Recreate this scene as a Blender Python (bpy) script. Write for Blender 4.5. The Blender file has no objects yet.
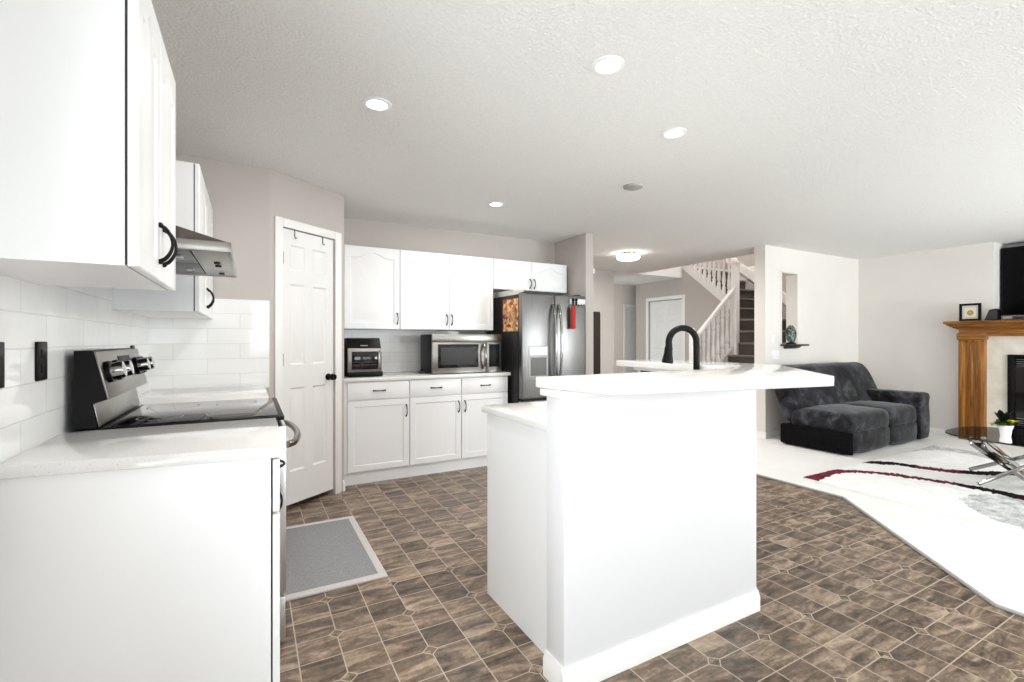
import bpy, bmesh, math, random
from mathutils import Vector, Matrix, noise
random.seed(7)
SC = bpy.context.scene
COL = SC.collection
PI = math.pi

# ------------------------------------------------------------------ camera, exposure, world, daylight
cam_d = bpy.data.cameras.new('camera')
cam = bpy.data.objects.new('camera', cam_d)
COL.objects.link(cam)
cam.location = (0, 0, 1.24)
cam.rotation_euler = (PI/2, 0, -math.radians(28.88))
cam_d.sensor_width = 36
cam_d.lens = 473.2/1024*36
cam_d.shift_y = -0.7/1024
cam_d.clip_start = 0.05
SC.camera = cam
SC.view_settings.view_transform = 'Standard'
SC.view_settings.look = 'None'
SC.view_settings.gamma = 1
SC.view_settings.use_curve_mapping = False
SC.view_settings.exposure = 0.30
SC.cycles.max_bounces = 12
SC.cycles.diffuse_bounces = 8
SC.cycles.sample_clamp_indirect = 6
SC.cycles.use_denoising = True

w = bpy.data.worlds.new('daylight_sky')
SC.world = w
w.use_nodes = True
wb = w.node_tree.nodes['Background']
wb.inputs[0].default_value = (0.86, 0.93, 1.0, 1)
wb.inputs[1].default_value = 1.4

def area(name, loc, rot, sx, sy, power, color=(1, 1, 1), shape='RECTANGLE', spread=PI):
    l = bpy.data.lights.new(name, 'AREA')
    l.shape = shape
    l.size = sx
    l.size_y = sy
    l.energy = power
    l.color = color
    l.spread = spread
    o = bpy.data.objects.new(name, l)
    COL.objects.link(o)
    o.location = loc
    o.rotation_euler = rot
    return o

REAR = -2.6
# daylight through the windows of the rear wall (behind the camera)
WINS = [(0.0, 1.3, 0.95, 2.1), (1.75, 3.75, 0.05, 2.1), (4.7, 7.3, 0.5, 2.15)]
WIN_POWER = [28, 38, 205]
for (x0, x1, z0, z1), p in zip(WINS, WIN_POWER):
    area('window_daylight', ((x0+x1)/2, REAR-0.22, (z0+z1)/2), (PI/2+0.6, 0, 0), x1-x0, z1-z0, p, (0.93, 0.97, 1.0))

# unseen window added in the left wall, beside the camera, to brighten the island
LWY0, LWY1, LWZ0, LWZ1 = -0.75, 1.05, 0.45, 2.05
area('window_daylight', (-0.80, (LWY0+LWY1)/2, (LWZ0+LWZ1)/2), (PI/2+0.3, 0, -PI/2), LWY1-LWY0, LWZ1-LWZ0, 50, (0.96, 0.98, 1.0))

# ------------------------------------------------------------------ materials
def lin(c):
    return tuple(((v/255)/12.92 if v/255 <= 0.04045 else ((v/255+0.055)/1.055)**2.4) for v in c)

class NT:
    def __init__(s, name):
        s.m = bpy.data.materials.new(name)
        s.m.use_nodes = True
        s.t = s.m.node_tree
        s.b = s.t.nodes['Principled BSDF']
    def n(s, typ, ins=None, **kw):
        nd = s.t.nodes.new(typ)
        for k, v in kw.items():
            setattr(nd, k, v)
        for k, v in (ins or {}).items():
            s.set(nd.inputs[k], v)
        return nd
    def set(s, sock, v):
        if isinstance(v, bpy.types.NodeSocket):
            s.t.links.new(v, sock)
        else:
            sock.default_value = v
    def math(s, op, a, b=0.0, c=0.0):
        nd = s.n('ShaderNodeMath', {0: a, 1: b, 2: c}, operation=op)
        return nd.outputs[0]
    def pos(s):
        return s.n('ShaderNodeNewGeometry').outputs['Position']
    def xyz(s):
        o = s.n('ShaderNodeSeparateXYZ', {0: s.pos()}).outputs
        return o[0], o[1], o[2]
    def noise(s, scale, detail=3, vec=None, rough=0.5, dist=0.0):
        nd = s.n('ShaderNodeTexNoise', {'Scale': scale, 'Detail': detail, 'Roughness': rough, 'Distortion': dist})
        s.t.links.new(vec if vec is not None else s.pos(), nd.inputs['Vector'])
        return nd.outputs['Fac']
    def ramp(s, fac, stops):
        nd = s.n('ShaderNodeValToRGB', {0: fac})
        e = nd.color_ramp.elements
        while len(e) < len(stops):
            e.new(0.5)
        for el, (p, c) in zip(e, stops):
            el.position = p
            el.color = (*lin(c), 1)
        return nd.outputs[0]
    def mix(s, f, a, b):
        nd = s.n('ShaderNodeMix', data_type='RGBA')
        s.set(nd.inputs[0], f)
        s.set(nd.inputs[6], a)
        s.set(nd.inputs[7], b)
        return nd.outputs[2]
    def bump(s, h, strength=0.2, dist=0.01):
        nd = s.n('ShaderNodeBump', {'Height': h, 'Strength': strength, 'Distance': dist})
        s.t.links.new(nd.outputs[0], s.b.inputs['Normal'])
    def out(s, base=None, rough=None, metal=None, spec=None):
        if base is not None: s.set(s.b.inputs['Base Color'], base)
        if rough is not None: s.set(s.b.inputs['Roughness'], rough)
        if metal is not None: s.set(s.b.inputs['Metallic'], metal)
        if spec is not None: s.set(s.b.inputs['Specular IOR Level'], spec)
        return s.m

def rgba(c):
    return (*lin(c), 1)

def paint(name, c, rough=0.55, var=0.03, bump=0.0, bscale=300, spec=0.5):
    t = NT(name)
    f = t.noise(1.7, 2)
    c2 = tuple(max(0, v*(1-var)) for v in c)
    t.out(t.ramp(f, [(0.3, c2), (0.7, c)]), rough, spec=spec)
    if bump:
        t.bump(t.noise(bscale, 2), bump, 0.002)
    return t.m

def metal(name, c, rough, axis='z', var=0.25):
    t = NT(name)
    x, y, z = t.xyz()
    s = {'z': (40, 40, 1.2), 'x': (1.2, 40, 200), 'y': (40, 1.2, 200), 'h': (1.5, 1.5, 220)}[axis]
    v = t.n('ShaderNodeVectorMath', {0: t.pos(), 1: s}, operation='MULTIPLY').outputs[0]
    f = t.noise(6, 3, v)
    r = t.math('MULTIPLY_ADD', f, var*0.6, rough-var*0.3)
    t.out(t.ramp(f, [(0.2, tuple(q*0.88 for q in c)), (0.8, c)]), r, 1.0)
    return t.m

M = {}
M['greige'] = paint('greige_wall_paint', (190, 183, 178), 0.6, 0.02, 0.15, 220)
M['pale_wall'] = paint('pale_wall_paint', (228, 223, 218), 0.6, 0.02, 0.15, 220)
M['white_wall'] = paint('white_wall_paint', (226, 226, 228), 0.5, 0.01, 0.12, 220)
M['white'] = paint('white_cabinet_lacquer', (238, 238, 239), 0.32, 0.01)
M['trim'] = paint('white_trim_paint', (240, 239, 237), 0.35, 0.01)
M['door'] = paint('white_door_paint', (232, 231, 230), 0.38, 0.01)
M['black'] = paint('black_satin_metal', (10, 9, 9), 0.4, 0.1, spec=0.18)
M['black_plastic'] = paint('black_plastic', (9, 9, 10), 0.4, 0.1, spec=0.18)
M['dark_gap'] = paint('dark_grey_gap_and_grille', (52, 52, 54), 0.6, 0.05)  # paints shade into cabinet gaps; also colours grilles and displays
M['tv_black'] = paint('matt_black_screen', (6, 6, 7), 0.35, 0.05, spec=0.1)
M['black_glass'] = paint('black_glass', (12, 12, 13), 0.05, 0.05)
M['steel'] = metal('brushed_stainless', (132, 131, 130), 0.33, 'z')
M['steel_h'] = metal('brushed_stainless_across', (158, 154, 149), 0.3, 'h')
M['light_steel'] = metal('bright_range_steel', (226, 226, 226), 0.3, 'z')
M['dark_reflect_steel'] = metal('hood_steel_dark_reflection', (92, 84, 78), 0.35, 'x')  # dark reflection on the hood canopy, put into its base colour
M['fridge_side'] = paint('dark_grey_enamel', (40, 39, 39), 0.35, 0.05, spec=0.25)
M['chrome'] = metal('polished_chrome', (172, 170, 168), 0.09, 'z', 0.05)
M['nickel'] = metal('dark_nickel', (120, 112, 104), 0.2, 'z', 0.05)
M['white_plastic'] = paint('white_plastic', (240, 240, 240), 0.35, 0.01)
M['grey_plastic'] = paint('grey_plastic', (178, 178, 176), 0.45, 0.02)
M['red_cloth'] = paint('red_cloth', (190, 38, 28), 0.7, 0.2)
M['dark_wood'] = paint('dark_stained_wood', (36, 27, 23), 0.4, 0.3)
M['tv_silver'] = metal('silver_stand', (190, 186, 180), 0.3)
M['leaf'] = paint('green_leaf', (84, 140, 40), 0.45, 0.5)
M['dark_leaf'] = paint('dark_leaf', (22, 36, 20), 0.45, 0.4)
M['lime_leaf'] = paint('lime_leaf', (150, 200, 50), 0.45, 0.3)
M['glass_edge'] = paint('dark_glass_edge', (30, 36, 36), 0.15, 0.1)
M['yellow'] = paint('yellow_petal', (238, 214, 40), 0.5, 0.1)
M['ceramic'] = paint('white_ceramic', (244, 244, 244), 0.15, 0.01)
M['recess_grey'] = paint('grey_dispenser_recess', (120, 120, 119), 0.6, 0.03, spec=0.2)
M['vent_grey'] = paint('grey_vent_plastic', (170, 170, 166), 0.5, 0.02)
M['carton'] = paint('pale_carton', (214, 208, 196), 0.7, 0.05)

def emit(name, c, s):
    t = NT(name)
    t.b.inputs['Emission Color'].default_value = (*lin(c), 1)
    t.b.inputs['Emission Strength'].default_value = s
    return t.out(rgba((250, 250, 250)), 0.4)
M['lamp'] = emit('lit_downlight_lens', (255, 252, 246), 9)
M['lamp2'] = emit('lit_ceiling_glass', (255, 250, 242), 9)

def mk_ceiling():
    t = NT('stippled_ceiling')
    f = t.noise(82, 4, rough=0.6)
    t.bump(t.ramp(f, [(0.42, (0, 0, 0)), (0.62, (255, 255, 255))]), 0.6, 0.0065)
    return t.out(t.ramp(f, [(0.35, (236, 235, 233)), (0.6, (242, 241, 239))]), 0.85, spec=0.2)
M['ceiling'] = mk_ceiling()

def mk_quartz():
    t = NT('white_speckled_quartz')
    a = t.noise(260, 2)
    b = t.noise(120, 2)
    c1 = t.ramp(a, [(0.27, (206, 203, 200)), (0.36, (226, 225, 223)), (1, (231, 230, 229))])
    c2 = t.ramp(b, [(0.68, (255, 255, 255)), (0.74, (228, 226, 223))])
    nd = t.n('ShaderNodeMix', data_type='RGBA', blend_type='MULTIPLY')
    t.set(nd.inputs[0], 1.0); t.set(nd.inputs[6], c1); t.set(nd.inputs[7], c2)
    return t.out(nd.outputs[2], 0.09)
M['quartz'] = mk_quartz()

def mk_subway(name, axis, c=(240, 240, 239)):
    t = NT(name)
    x, y, z = t.xyz()
    u = {'x': x, 'y': y}[axis]
    v = t.n('ShaderNodeCombineXYZ', {0: u, 1: z, 2: 0.0}).outputs[0]
    off = t.n('ShaderNodeVectorMath', {0: v, 1: (0.53+0.09, -0.917, 0)}, operation='ADD').outputs[0]
    br = t.n('ShaderNodeTexBrick', {'Vector': off, 'Color1': rgba(c), 'Color2': rgba(tuple(q-3 for q in c)), 'Mortar': rgba((222, 220, 217)),
             'Scale': 1.0, 'Mortar Size': 0.0022, 'Mortar Smooth': 0.3, 'Bias': 0.0, 'Brick Width': 0.37, 'Row Height': 0.1})
    wav = t.noise(7, 2)
    h = t.math('MULTIPLY_ADD', br.outputs['Fac'], -1.0, wav)
    t.bump(h, 0.35, 0.004)
    return t.out(br.outputs['Color'], 0.07)
M['tile_x'] = mk_subway('glossy_subway_tile_facing', 'x')
M['tile_y'] = mk_subway('glossy_subway_tile_side', 'y')

def mk_floor():
    t = NT('brown_slate_vinyl_tile')
    x, y, z = t.xyz()
    PX, PY, X0, Y0 = 0.312, 0.297, 0.317, 0.925
    u = t.math('DIVIDE', t.math('SUBTRACT', x, X0), PX)
    v = t.math('DIVIDE', t.math('SUBTRACT', y, Y0), PY)
    def frac_c(a):                                   # distance to the nearest integer
        return t.math('ABSOLUTE', t.math('SUBTRACT', a, t.math('ROUND', a)))
    du, dv = frac_c(u), frac_c(v)                     # to diamond centres
    u2, v2 = t.math('MULTIPLY', u, 2), t.math('MULTIPLY', v, 2)
    lu = t.math('MULTIPLY', frac_c(u2), 0.5)
    lv = t.math('MULTIPLY', frac_c(v2), 0.5)
    W = 0.0075
    line = t.math('LESS_THAN', t.math('MINIMUM', lu, lv), W)
    d = t.math('ADD', du, dv)
    D = 0.1
    outside = t.math('GREATER_THAN', d, D)
    ring = t.math('LESS_THAN', t.math('ABSOLUTE', t.math('SUBTRACT', d, D)), W*1.3)
    grout = t.math('MAXIMUM', t.math('MULTIPLY', line, outside), ring)
    iu, iv = t.math('FLOOR', u2), t.math('FLOOR', v2)
    idv = t.n('ShaderNodeCombineXYZ', {0: iu, 1: iv, 2: outside}).outputs[0]
    wn = t.n('ShaderNodeTexWhiteNoise', {'Vector': idv}, noise_dimensions='3D')
    # slate streaks, shifted per tile
    shift = t.n('ShaderNodeVectorMath', {0: wn.outputs['Color'], 1: (9, 9, 9)}, operation='MULTIPLY').outputs[0]
    p = t.n('ShaderNodeVectorMath', {0: t.pos(), 1: shift}, operation='ADD').outputs[0]
    mp = t.n('ShaderNodeMapping', {'Vector': p, 'Rotation': (0, 0, 0.6), 'Scale': (4.5, 17, 1)}).outputs[0]
    f1 = t.noise(1.0, 6, mp, 0.64, 0.8)
    f2 = t.noise(45, 4, p, 0.65)
    f = t.math('MULTIPLY_ADD', f2, 0.25, t.math('MULTIPLY', f1, 0.9))
    f = t.math('MULTIPLY_ADD', wn.outputs['Value'], 0.1, t.math('SUBTRACT', f, 0.11))
    c = t.ramp(f, [(0.30, (40, 33, 29)), (0.42, (82, 68, 57)), (0.53, (119, 100, 83)), (0.64, (162, 141, 120)), (0.74, (186, 168, 148))])
    col = t.mix(grout, c, rgba((186, 170, 152)))
    t.bump(t.math('ADD', t.math('MULTIPLY', grout, -0.6), f), 0.18, 0.004)
    return t.out(col, t.math('MULTIPLY_ADD', f2, 0.25, 0.22))
M['floor'] = mk_floor()

def mk_carpet():
    t = NT('off_white_carpet')
    f = t.noise(320, 3)
    g = t.noise(3.0, 3)
    c = t.mix(g, rgba((246, 245, 243)), rgba((236, 234, 231)))
    t.bump(f, 0.5, 0.008)
    return t.out(c, 0.95, spec=0.1)
M['carpet'] = mk_carpet()

def shag(name, a, b):
    t = NT(name)
    f = t.noise(120, 4, rough=0.7)
    g = t.noise(14, 3)
    k = t.math('MULTIPLY_ADD', g, 0.5, t.math('MULTIPLY', f, 0.5))
    t.bump(f, 0.45, 0.015)
    return t.out(t.ramp(k, [(0.35, a), (0.62, b)]), 0.95, spec=0.1)
M['shag_white'] = shag('white_shag', (238, 237, 236), (252, 252, 251))
M['shag_grey'] = shag('grey_shag', (150, 150, 152), (236, 236, 236))
M['shag_red'] = shag('burgundy_shag', (62, 16, 28), (128, 50, 66))
M['shag_black'] = shag('black_shag', (12, 8, 10), (44, 28, 34))

def mk_suede():
    t = NT('charcoal_suede')
    g = t.noise(6, 4, rough=0.6, dist=0.8)
    f = t.noise(300, 2)
    t.bump(f, 0.25, 0.003)
    t.b.inputs['Sheen Weight'].default_value = 0.22
    t.b.inputs['Sheen Roughness'].default_value = 0.4
    return t.out(t.ramp(g, [(0.36, (18, 18, 21)), (0.54, (44, 44, 48)), (0.66, (76, 76, 81))]), 0.85, spec=0.15)  # paler mottling also stands in for highlight streaks on the pile
M['suede'] = mk_suede()
def mk_suede2():
    t = NT('black_under_fabric')
    return t.out(t.ramp(t.noise(40, 2), [(0.3, (10, 10, 11)), (0.7, (20, 20, 22))]), 0.9, spec=0.1)
M['under'] = mk_suede2()

def mk_oak(name, vertical):
    t = NT(name)
    s = (30, 30, 2.0) if vertical else (30, 2.0, 30)
    v = t.n('ShaderNodeVectorMath', {0: t.pos(), 1: s}, operation='MULTIPLY').outputs[0]
    f = t.noise(1.3, 5, v, 0.6, 0.8)
    t.bump(f, 0.15, 0.003)
    return t.out(t.ramp(f, [(0.3, (88, 50, 14)), (0.5, (142, 88, 30)), (0.7, (184, 128, 56))]), 0.35)
M['oak_v'] = mk_oak('golden_oak_upright', True)
M['oak_h'] = mk_oak('golden_oak_across', False)

def mk_stone():
    t = NT('beige_surround_tile')
    x, y, z = t.xyz()
    f = t.noise(9, 4)
    v = t.n('ShaderNodeCombineXYZ', {0: y, 1: z, 2: 0.0}).outputs[0]
    br = t.n('ShaderNodeTexBrick', {'Vector': v, 'Color1': (1, 1, 1, 1), 'Color2': (1, 1, 1, 1), 'Mortar': (0.8, 0.8, 0.8, 1), 'Scale': 1.0,
             'Mortar Size': 0.002, 'Brick Width': 0.3, 'Row Height': 0.3}, offset=0.0)
    c = t.ramp(f, [(0.3, (214, 206, 192)), (0.7, (230, 224, 212))])
    nd = t.n('ShaderNodeMix', data_type='RGBA', blend_type='MULTIPLY')
    t.set(nd.inputs[0], 1.0); t.set(nd.inputs[6], c); t.set(nd.inputs[7], br.outputs['Color'])
    return t.out(nd.outputs[2], 0.3)
M['stone'] = mk_stone()

def mk_matgrey(name, a, b):
    t = NT(name)
    f = t.noise(240, 3)
    t.bump(f, 0.4, 0.004)
    return t.out(t.ramp(f, [(0.3, a), (0.7, b)]), 0.9, spec=0.15)
M['mat_grey'] = mk_matgrey('grey_woven_mat', (128, 128, 130), (162, 162, 164))
M['mat_border'] = mk_matgrey('pale_mat_binding', (196, 190, 188), (212, 207, 205))
M['stair_nosing'] = mk_matgrey('lit_stair_nosing', (104, 97, 92), (138, 130, 124))  # lighter colour stands in for light caught on the carpeted step edges
M['stair_carpet'] = mk_matgrey('dark_stair_carpet', (66, 59, 55), (98, 89, 83))

def mk_filter():
    t = NT('hood_mesh_filter')
    x, y, z = t.xyz()
    a = t.math('SINE', t.math('MULTIPLY', y, 420))
    return t.out(t.ramp(t.math('MULTIPLY_ADD', a, 0.5, 0.5), [(0.2, (44, 44, 45)), (0.8, (120, 120, 120))]), 0.35, 0.8)
M['filter'] = mk_filter()

def glass(name, tint, gloss=0.12):
    m = bpy.data.materials.new(name)
    m.use_nodes = True
    t = m.node_tree
    t.nodes.clear()
    o = t.nodes.new('ShaderNodeOutputMaterial')
    mx = t.nodes.new('ShaderNodeMixShader')
    tr = t.nodes.new('ShaderNodeBsdfTransparent')
    gl = t.nodes.new('ShaderNodeBsdfGlossy')
    fr = t.nodes.new('ShaderNodeFresnel')
    tr.inputs[0].default_value = tint
    gl.inputs['Roughness'].default_value = 0.03
    fr.inputs[0].default_value = 1.16
    t.links.new(fr.outputs[0], mx.inputs[0])
    t.links.new(tr.outputs[0], mx.inputs[1])
    t.links.new(gl.outputs[0], mx.inputs[2])
    t.links.new(mx.outputs[0], o.inputs[0])
    return m
M['glass'] = glass('clear_glass', (0.95, 0.97, 0.96, 1))
M['smoke_glass'] = glass('clear_table_glass', (0.86, 0.89, 0.88, 1))

def mk_picture():
    t = NT('colourful_calendar_print')
    v = t.n('ShaderNodeTexVoronoi', {'Vector': t.pos(), 'Scale': 34.0, 'Randomness': 1.0})
    h = t.n('ShaderNodeSeparateColor', {0: v.outputs['Color']}).outputs[0]
    f = t.math('MULTIPLY_ADD', t.noise(60, 2), 0.35, t.math('MULTIPLY', h, 0.8))
    return t.out(t.ramp(f, [(0.15, (58, 40, 30)), (0.32, (170, 44, 40)), (0.45, (214, 140, 60)), (0.58, (206, 92, 98)), (0.7, (120, 128, 64)), (0.85, (232, 196, 120))]), 0.4)
M['picture'] = mk_picture()

def mk_photo():
    t = NT('framed_photo_print')
    x, y, z = t.xyz()
    dy = t.math('DIVIDE', t.math('SUBTRACT', y, 2.36), 0.03)
    dz = t.math('DIVIDE', t.math('SUBTRACT', z, 1.575), 0.03)
    r = t.math('SQRT', t.math('ADD', t.math('MULTIPLY', dy, dy), t.math('MULTIPLY', dz, dz)))
    return t.out(t.ramp(t.math('ADD', t.math('MULTIPLY', r, 0.5), t.math('MULTIPLY', t.noise(70, 2), 0.3)),
                 [(0.3, (206, 162, 60)), (0.55, (150, 112, 62)), (0.75, (226, 218, 204))]), 0.3)
M['photo'] = mk_photo()

def mk_sculpt():
    t = NT('mottled_green_stone')
    f = t.noise(38, 4, dist=1.0)
    return t.out(t.ramp(f, [(0.38, (20, 30, 26)), (0.52, (62, 84, 74)), (0.64, (150, 164, 152))]), 0.3)
M['sculpt'] = mk_sculpt()

# ------------------------------------------------------------------ mesh helpers
class MB:
    def __init__(s):
        s.bm = bmesh.new()
    def _merge(s, b, mat=None):
        if mat is not None:
            bmesh.ops.transform(b, matrix=mat, verts=b.verts)
        vm = {}
        for v in b.verts:
            vm[v] = s.bm.verts.new(v.co)
        for f in b.faces:
            try:
                nf = s.bm.faces.new([vm[v] for v in f.verts])
                nf.material_index = f.material_index
            except ValueError:
                pass
        b.free()
        return s
    def box(s, x0, x1, y0, y1, z0, z1, bev=0.0, seg=2, mat=None):
        b = bmesh.new()
        bmesh.ops.create_cube(b, size=1)
        sx, sy, sz = abs(x1-x0), abs(y1-y0), abs(z1-z0)
        bmesh.ops.scale(b, vec=(sx, sy, sz), verts=b.verts)
        bmesh.ops.translate(b, vec=((x0+x1)/2, (y0+y1)/2, (z0+z1)/2), verts=b.verts)
        bev = min(bev, 0.49*min(sx, sy, sz))
        if bev > 0:
            bmesh.ops.bevel(b, geom=list(b.edges), offset=bev, segments=seg, affect='EDGES', profile=0.5)
        return s._merge(b, mat)
    def prism(s, pts, axis, a, b_, bev=0.0, seg=2, mat=None):
        b = bmesh.new()
        def P(p, k):
            return {'z': (p[0], p[1], k), 'y': (p[0], k, p[1]), 'x': (k, p[0], p[1])}[axis]
        v0 = [b.verts.new(P(p, a)) for p in pts]
        v1 = [b.verts.new(P(p, b_)) for p in pts]
        n = len(pts)
        b.faces.new(v0)
        b.faces.new(v1[::-1])
        for i in range(n):
            b.faces.new([v0[i], v1[i], v1[(i+1) % n], v0[(i+1) % n]])
        bmesh.ops.recalc_face_normals(b, faces=b.faces)
        if bev > 0:
            bmesh.ops.bevel(b, geom=list(b.edges), offset=bev, segments=seg, affect='EDGES', profile=0.5)
        return s._merge(b, mat)
    def tube(s, pts, r, n=10, flat=None):
        pts = [Vector(p) for p in pts]
        rs = r if isinstance(r, (list, tuple)) else [r]*len(pts)
        b = bmesh.new()
        rings = []
        up = None
        for i, p in enumerate(pts):
            d = (pts[min(i+1, len(pts)-1)] - pts[max(i-1, 0)]).normalized()
            if up is None:
                up = Vector((0, 0, 1)) if abs(d.z) < 0.9 else Vector((1, 0, 0))
            a = d.cross(up)
            if a.length < 1e-5:
                a = d.cross(Vector((0, 1, 0)))
            a.normalize()
            up = a.cross(d).normalized()
            ring = []
            for k in range(n):
                t = 2*PI*k/n
                fa, fb = (1, 1) if flat is None else flat
                ring.append(b.verts.new(p + a*math.cos(t)*rs[i]*fa + up*math.sin(t)*rs[i]*fb))
            rings.append(ring)
        for i in range(len(rings)-1):
            for k in range(n):
                b.faces.new([rings[i][k], rings[i][(k+1) % n], rings[i+1][(k+1) % n], rings[i+1][k]])
        b.faces.new(rings[0][::-1])
        b.faces.new(rings[-1])
        bmesh.ops.recalc_face_normals(b, faces=b.faces)
        return s._merge(b)
    def lathe(s, prof, c=(0, 0, 0), n=24, axis='z', square=False):
        b = bmesh.new()
        rings = []
        for r, h in prof:
            ring = []
            for k in range(n):
                t = 2*PI*(k+0.5)/n
                if axis == 'z': p = (r*math.cos(t), r*math.sin(t), h)
                elif axis == 'x': p = (h, r*math.cos(t), r*math.sin(t))
                else: p = (r*math.cos(t), h, r*math.sin(t))
                ring.append(b.verts.new(Vector(p)+Vector(c)))
            rings.append(ring)
        for i in range(len(rings)-1):
            for k in range(n):
                b.faces.new([rings[i][k], rings[i][(k+1) % n], rings[i+1][(k+1) % n], rings[i+1][k]])
        b.faces.new(rings[0][::-1])
        b.faces.new(rings[-1])
        bmesh.ops.recalc_face_normals(b, faces=b.faces)
        return s._merge(b)
    def ball(s, c, r, u=20, v=12):
        b = bmesh.new()
        bmesh.ops.create_uvsphere(b, u_segments=u, v_segments=v, radius=1)
        rr = r if isinstance(r, (tuple, list)) else (r, r, r)
        bmesh.ops.scale(b, vec=rr, verts=b.verts)
        bmesh.ops.translate(b, vec=c, verts=b.verts)
        return s._merge(b)

def wpos(o):
    p = Vector((0, 0, 0))
    while o is not None:
        p = p + o.location
        o = o.parent
    return p

def build(name, mb, mat, parent=None, smooth=35, kind=None, label=None, mats=None, anchor=None):
    bm = mb.bm
    me = bpy.data.meshes.new(name)
    xs = [v.co for v in bm.verts]
    lo = Vector((min(v.x for v in xs), min(v.y for v in xs), min(v.z for v in xs)))
    hi = Vector((max(v.x for v in xs), max(v.y for v in xs), max(v.z for v in xs)))
    c = Vector(((lo.x+hi.x)/2, (lo.y+hi.y)/2, lo.z)) if anchor is None else Vector(anchor)
    bmesh.ops.translate(bm, vec=-c, verts=bm.verts)
    bm.to_mesh(me)
    bm.free()
    for m_ in (mats or [mat]):
        me.materials.append(m_)
    if smooth:
        me.shade_smooth()
        me.set_sharp_from_angle(angle=math.radians(smooth))
    o = bpy.data.objects.new(name, me)
    COL.objects.link(o)
    if parent is not None:
        o.parent = parent
        o.location = c - wpos(parent)
    else:
        o.location = c
    if kind: o['kind'] = kind
    if label: o['label'] = label
    return o

def thing(name, label, cat, loc, group=None):
    o = bpy.data.objects.new(name, None)
    o.empty_display_size = 0.1
    COL.objects.link(o)
    o.location = loc
    o['label'] = label
    o['category'] = cat
    if group: o['group'] = group
    return o

def tag(o, label, cat, group=None):
    o['label'] = label
    o['category'] = cat
    if group: o['group'] = group
    return o

def struct(name, mb, mat, **k):
    return build(name, mb, mat, kind='structure', **k)

def frame(origin, right, normal):
    """local x = right, local y = up, local z = out of the face"""
    r = Vector(right).normalized(); n = Vector(normal).normalized(); u = Vector((0, 0, 1))
    m = Matrix.Identity(4)
    for i in range(3):
        m[i][0], m[i][1], m[i][2], m[i][3] = r[i], u[i], n[i], origin[i]
    return m

# panel faces, in local (x, y, z) with z the outward normal
def arch_loop(x0, x1, y0, y1, rise, inset, n=16):
    a, b, c, d = x0+inset, x1-inset, y0+inset, y1-inset
    pts = [(a, c), (b, c)]
    for i in range(n+1):
        t = i/n
        x = b+(a-b)*t
        s = abs(t-0.5)*2
        y = d - rise*(1-(0.5+0.5*math.cos(PI*min(1, max(0, (s-0.02)/0.78)))))
        pts.append((x, y))
    return pts

def panel_door(mat4, wd, ht, th=0.019, margin=0.055, rise=0.0, recess=0.006, raised=True):
    """a framed cabinet door: slab, stiles and rails, groove, raised (or flat recessed) field"""
    b = bmesh.new()
    e = 0.003
    n = 16
    inner = arch_loop(margin, wd-margin, margin, ht-margin, rise, 0, n)
    outer = [(e, e), (wd-e, e)] + [((wd-e)+(2*e-wd)*(i/n), ht-e) for i in range(n+1)]
    outer0 = [(0, 0), (wd, 0)] + [(wd*(1-i/n), ht) for i in range(n+1)]
    loops = [(outer0, 0.0), (outer0, th-e), (outer, th), (inner, th),
             (arch_loop(margin, wd-margin, margin, ht-margin, rise, 0.007, n), th-recess)]
    if raised:
        loops.append((arch_loop(margin, wd-margin, margin, ht-margin, rise, 0.014, n), th-recess))
        loops.append((arch_loop(margin, wd-margin, margin, ht-margin, rise, 0.038, n), th-0.001))
    vs = [[b.verts.new((p[0], p[1], z)) for p in L] for L, z in loops]
    N = len(vs[0])
    for i in range(len(vs)-1):
        for k in range(N):
            b.faces.new([vs[i][k], vs[i][(k+1) % N], vs[i+1][(k+1) % N], vs[i+1][k]])
    b.faces.new(vs[-1])
    b.faces.new(vs[0][::-1])
    bmesh.ops.recalc_face_normals(b, faces=b.faces)
    mb = MB()
    return mb._merge(b, mat4)

def six_panel(mat4, wd, ht, th=0.035, two_faced=False):
    st, mid = 0.105*wd/0.7, 0.1*wd/0.7
    pw = (wd-2*st-mid)/2
    xs = [0, st, st+pw, st+pw+mid, wd-st, wd]
    k = ht/2.03
    zs = [0, 0.24*k, 0.86*k, 1.03*k, 1.63*k, 1.73*k, 1.92*k, ht]
    b = bmesh.new()
    def q(pts):
        b.faces.new([b.verts.new(p) for p in pts])
    for i in range(5):
        for j in range(7):
            a, c, d, e = xs[i], xs[i+1], zs[j], zs[j+1]
            if i in (1, 3) and j in (1, 3, 5):
                lo = [(0.0, th), (0.012, th-0.009), (0.02, th-0.009), (0.045, th-0.002)]
                L = [[(a+m, d+m, z), (c-m, d+m, z), (c-m, e-m, z), (a+m, e-m, z)] for m, z in lo]
                for s_ in range(3):
                    for t_ in range(4):
                        q([L[s_][t_], L[s_][(t_+1) % 4], L[s_+1][(t_+1) % 4], L[s_+1][t_]])
                q(L[-1])
            else:
                q([(a, d, th), (c, d, th), (c, e, th), (a, e, th)])
    q([(0, 0, 0), (0, ht, 0), (wd, ht, 0), (wd, 0, 0)])
    for A, B in (((0, 0), (wd, 0)), ((wd, 0), (wd, ht)), ((wd, ht), (0, ht)), ((0, ht), (0, 0))):
        q([(A[0], A[1], 0), (B[0], B[1], 0), (B[0], B[1], th), (A[0], A[1], th)])
    bmesh.ops.remove_doubles(b, verts=b.verts, dist=1e-5)
    bmesh.ops.recalc_face_normals(b, faces=b.faces)
    mb = MB()
    return mb._merge(b, mat4)

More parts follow.
